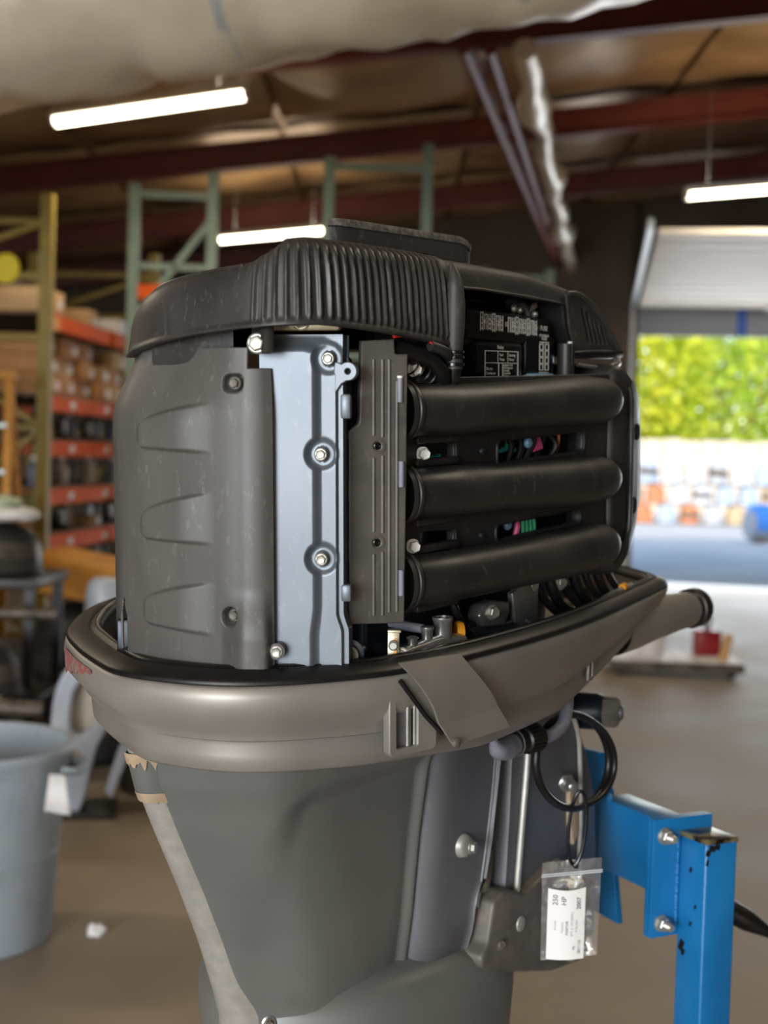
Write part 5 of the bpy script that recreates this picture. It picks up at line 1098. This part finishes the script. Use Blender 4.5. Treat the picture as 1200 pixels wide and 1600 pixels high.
o = sack('paper_scrap', 'crumpled white scrap on the floor right of the bin', (-.915, 4.42, 0), (.045, .038, .035), M['paper'], .4, 'scrap')
# low trolley near the door
tr_ = thing('platform_trolley', 'low white platform trolley on the floor before the yard door', 'trolley', (2.30, 10.55, 0), -.06)
for i in range(6): G().box((-.42+.168*i, 0, .115), (.160, .60, .03), .004).build('plank', M['paper'], tr_, 0)
G().box((0, -.30, .085), (1.02, .03, .07), .004).build('front_rail', M['dusk'], tr_, 0); G().box((0, .30, .085), (1.02, .03, .07), .004).build('rear_rail', M['dusk'], tr_, 0)
for x in (-.42, .42):
    for y in (-.24, .24): G().lathe([(.045, -.016), (.05, -.01), (.05, .01), (.045, .016)], (x, y, .05), (0, 1, 0), 18).build('wheel', M['rubber'], tr_)
run_box(G(), (.36, -.22, .13), (.44, .0, .30), .07, .03).build('pale_board', M['carton2'], tr_, 0)
rj = thing('red_jack', 'red block jack standing on the trolley', 'jack', (2.60, 10.65, .13)); G().box((0, 0, .10), (.20, .16, .20), .012).build('body', mat('red_enamel', (150, 34, 40), None, rough=.35), rj); G().lathe([(.03, .2), (.03, .30), (.05, .31), (.05, .33)], (0, 0, 0), (0, 0, 1), 18).build('ram', M['steel'], rj)
wb = thing('white_bucket', 'white bucket standing on the trolley', 'bucket', (2.12, 10.5, .13)); G().lathe([(.10, 0), (.105, .01), (.125, .20), (.132, .205), (.132, .225), (.12, .225), (.10, .02), (.005, .015)], (0, 0, 0), (0, 0, 1), 32).build('body', M['paper'], wb); G().tube([(.125*math.cos(a), .125*math.sin(a), .20+.0*a) for a in np.linspace(PI, 2*PI, 16)], .004, 6).build('handle', M['steel'], wb)

# ------------------------------------------------------------------ the yard outside
fn = thing('board_fence', 'pale board fence along the far side of the yard', 'fence', (12, 44, 0), -.05)
for i in range(44): G().box((-15+.62*i, 0, 1.24+.03*math.sin(i*2.3)), (.59, .04, 2.5), .006).build('board', M['fence'], fn, 0)
for z in (.5, 1.9): G().box((-1.5, .06, z), (27.5, .06, .12)).build('fence_rail', M['fence'], fn, 0)
pal = [mat('white_shell', (190, 192, 194), None, rough=.35), mat('pale_blue_shell', (160, 174, 190), None, rough=.35), mat('rust_orange_shell', (180, 104, 62), (196, 124, 80), 4, .5), mat('tan_shell', (184, 160, 124), None, rough=.5), mat('grey_shell', (170, 172, 176), None, rough=.4)]
pn_ = ['white', 'pale blue', 'rust orange', 'tan', 'grey']; k = 0
rr2 = np.random.default_rng(11)
for row, (z, n_, off) in enumerate(((0, 13, 0), (.545, 12, .35), (1.09, 9, .8))):
    for i in range(n_):
        ck = [[3, 2, 0, 1, 3, 2, 4], [1, 2, 0, 3, 0, 1, 2], [0, 0, 1, 4, 0, 0, 1]][row][(i*5+row) % 7]; x = 6.7+off+.66*i; y = 38.2+.05*row
        cowl('boat_cowl', f'{pn_[ck]} cowl in the yard heap, {("ground layer", "middle layer", "top layer")[row]}, {ORD[i]} from the door post', 'engine cowl', (x, y, z-.02*(row == 0)), (.55, .52, .60 if row < 2 else .80), pal[ck], (0, 0, float(rr2.uniform(-.12, .12))), 'cowls heaped up in the yard', M['dusk'] if i % 3 == 0 else None)
db = thing('blue_drum', 'blue covered grey tank lying in the yard at the right edge', 'tank', (8.75, 29.8, -.02))
G().lathe([(.02, -.75), (.30, -.72), (.36, -.6), (.36, .6), (.30, .72), (.02, .75)], (0, 0, .40), (1, .2, 0), 32).build('tank_shell', M['door_grey'], db); G().lathe([(.37, -.65), (.39, -.6), (.39, .6), (.37, .65)], (0, 0, .47), (1, .2, 0), 32).build('blue_cover', mat('blue_tarp', (66, 140, 220), None, rough=.5), db)
for x in (-.45, .45): G().box((x, x*.2, .05), (.12, .6, .12), .01).build('skid', M['wood_deck'], db, 0)
def bush(label, loc, size, n_, m, seed):
    r = np.random.default_rng(seed); t = thing('tree', label, 'tree', loc, 0, 'trees behind the yard fence'); sx, sy, sz = size
    for k in range(3): G().tube([(0, 0, 0), (.2*math.cos(k*2), .2*math.sin(k*2), sz*.25), (sx*.25*math.cos(k*2.1), sy*.25*math.sin(k*2.1), sz*.6)], [.16, .12, .04], 8, smooth_n=10).build('trunk', M['wood_deck'], t)
    u = r.normal(size=(n_, 3)); u /= np.linalg.norm(u, axis=1)[:, None]; rad = r.random(n_)**.28; P = u*rad[:, None]*np.array([sx/2, sy/2, sz/2])+np.array([0, 0, sz*.52]); P += r.normal(size=(n_, 3))*.18
    P[:, 2] = np.maximum(P[:, 2], .15); A = r.normal(size=(n_, 3)); A /= np.linalg.norm(A, axis=1)[:, None]; B = np.cross(A, r.normal(size=(n_, 3))); B /= np.linalg.norm(B, axis=1)[:, None]; s = r.uniform(.09, .19, n_)[:, None]
    V = np.stack([P-A*s, P+B*s*.6, P+A*s, P-B*s*.6], 1).reshape(-1, 3); me = bpy.data.meshes.new('foliage'); me.from_pydata(V.tolist(), [], np.arange(4*n_).reshape(-1, 4).tolist()); me.update()
    o = link_mesh('foliage', me, m, t, 0); o['kind'] = 'stuff'; return t
for i, (x, y, sx, sz, m_, lab) in enumerate(((4.5, 47.2, 6, 8.0, 'leaf', 'yellow-green tree behind the fence, mostly hidden by the door frame'), (8.4, 46.8, 5.5, 8.6, 'leaf', 'bright yellow tree over the fence, nearest the motor'), (12.0, 47.2, 6.0, 8.2, 'leaf2', 'fresh green tree over the fence, at the right edge of the opening'), (16.4, 47.6, 6.5, 9.0, 'leaf', 'yellow-green tree behind the fence, outside the door opening'), (10.2, 50.5, 8, 10.5, 'leaf2', 'taller green tree further back between the two nearer crowns'), (5.4, 51, 8, 10.5, 'leaf', 'taller yellow-green tree further back behind the door frame'), (15.5, 51.5, 8, 10.5, 'leaf', 'taller yellow-green tree further back on the right'))):
    bush(lab, (x, y, -.02), (sx, 4.0, sz), 5200, M[m_], 20+i)
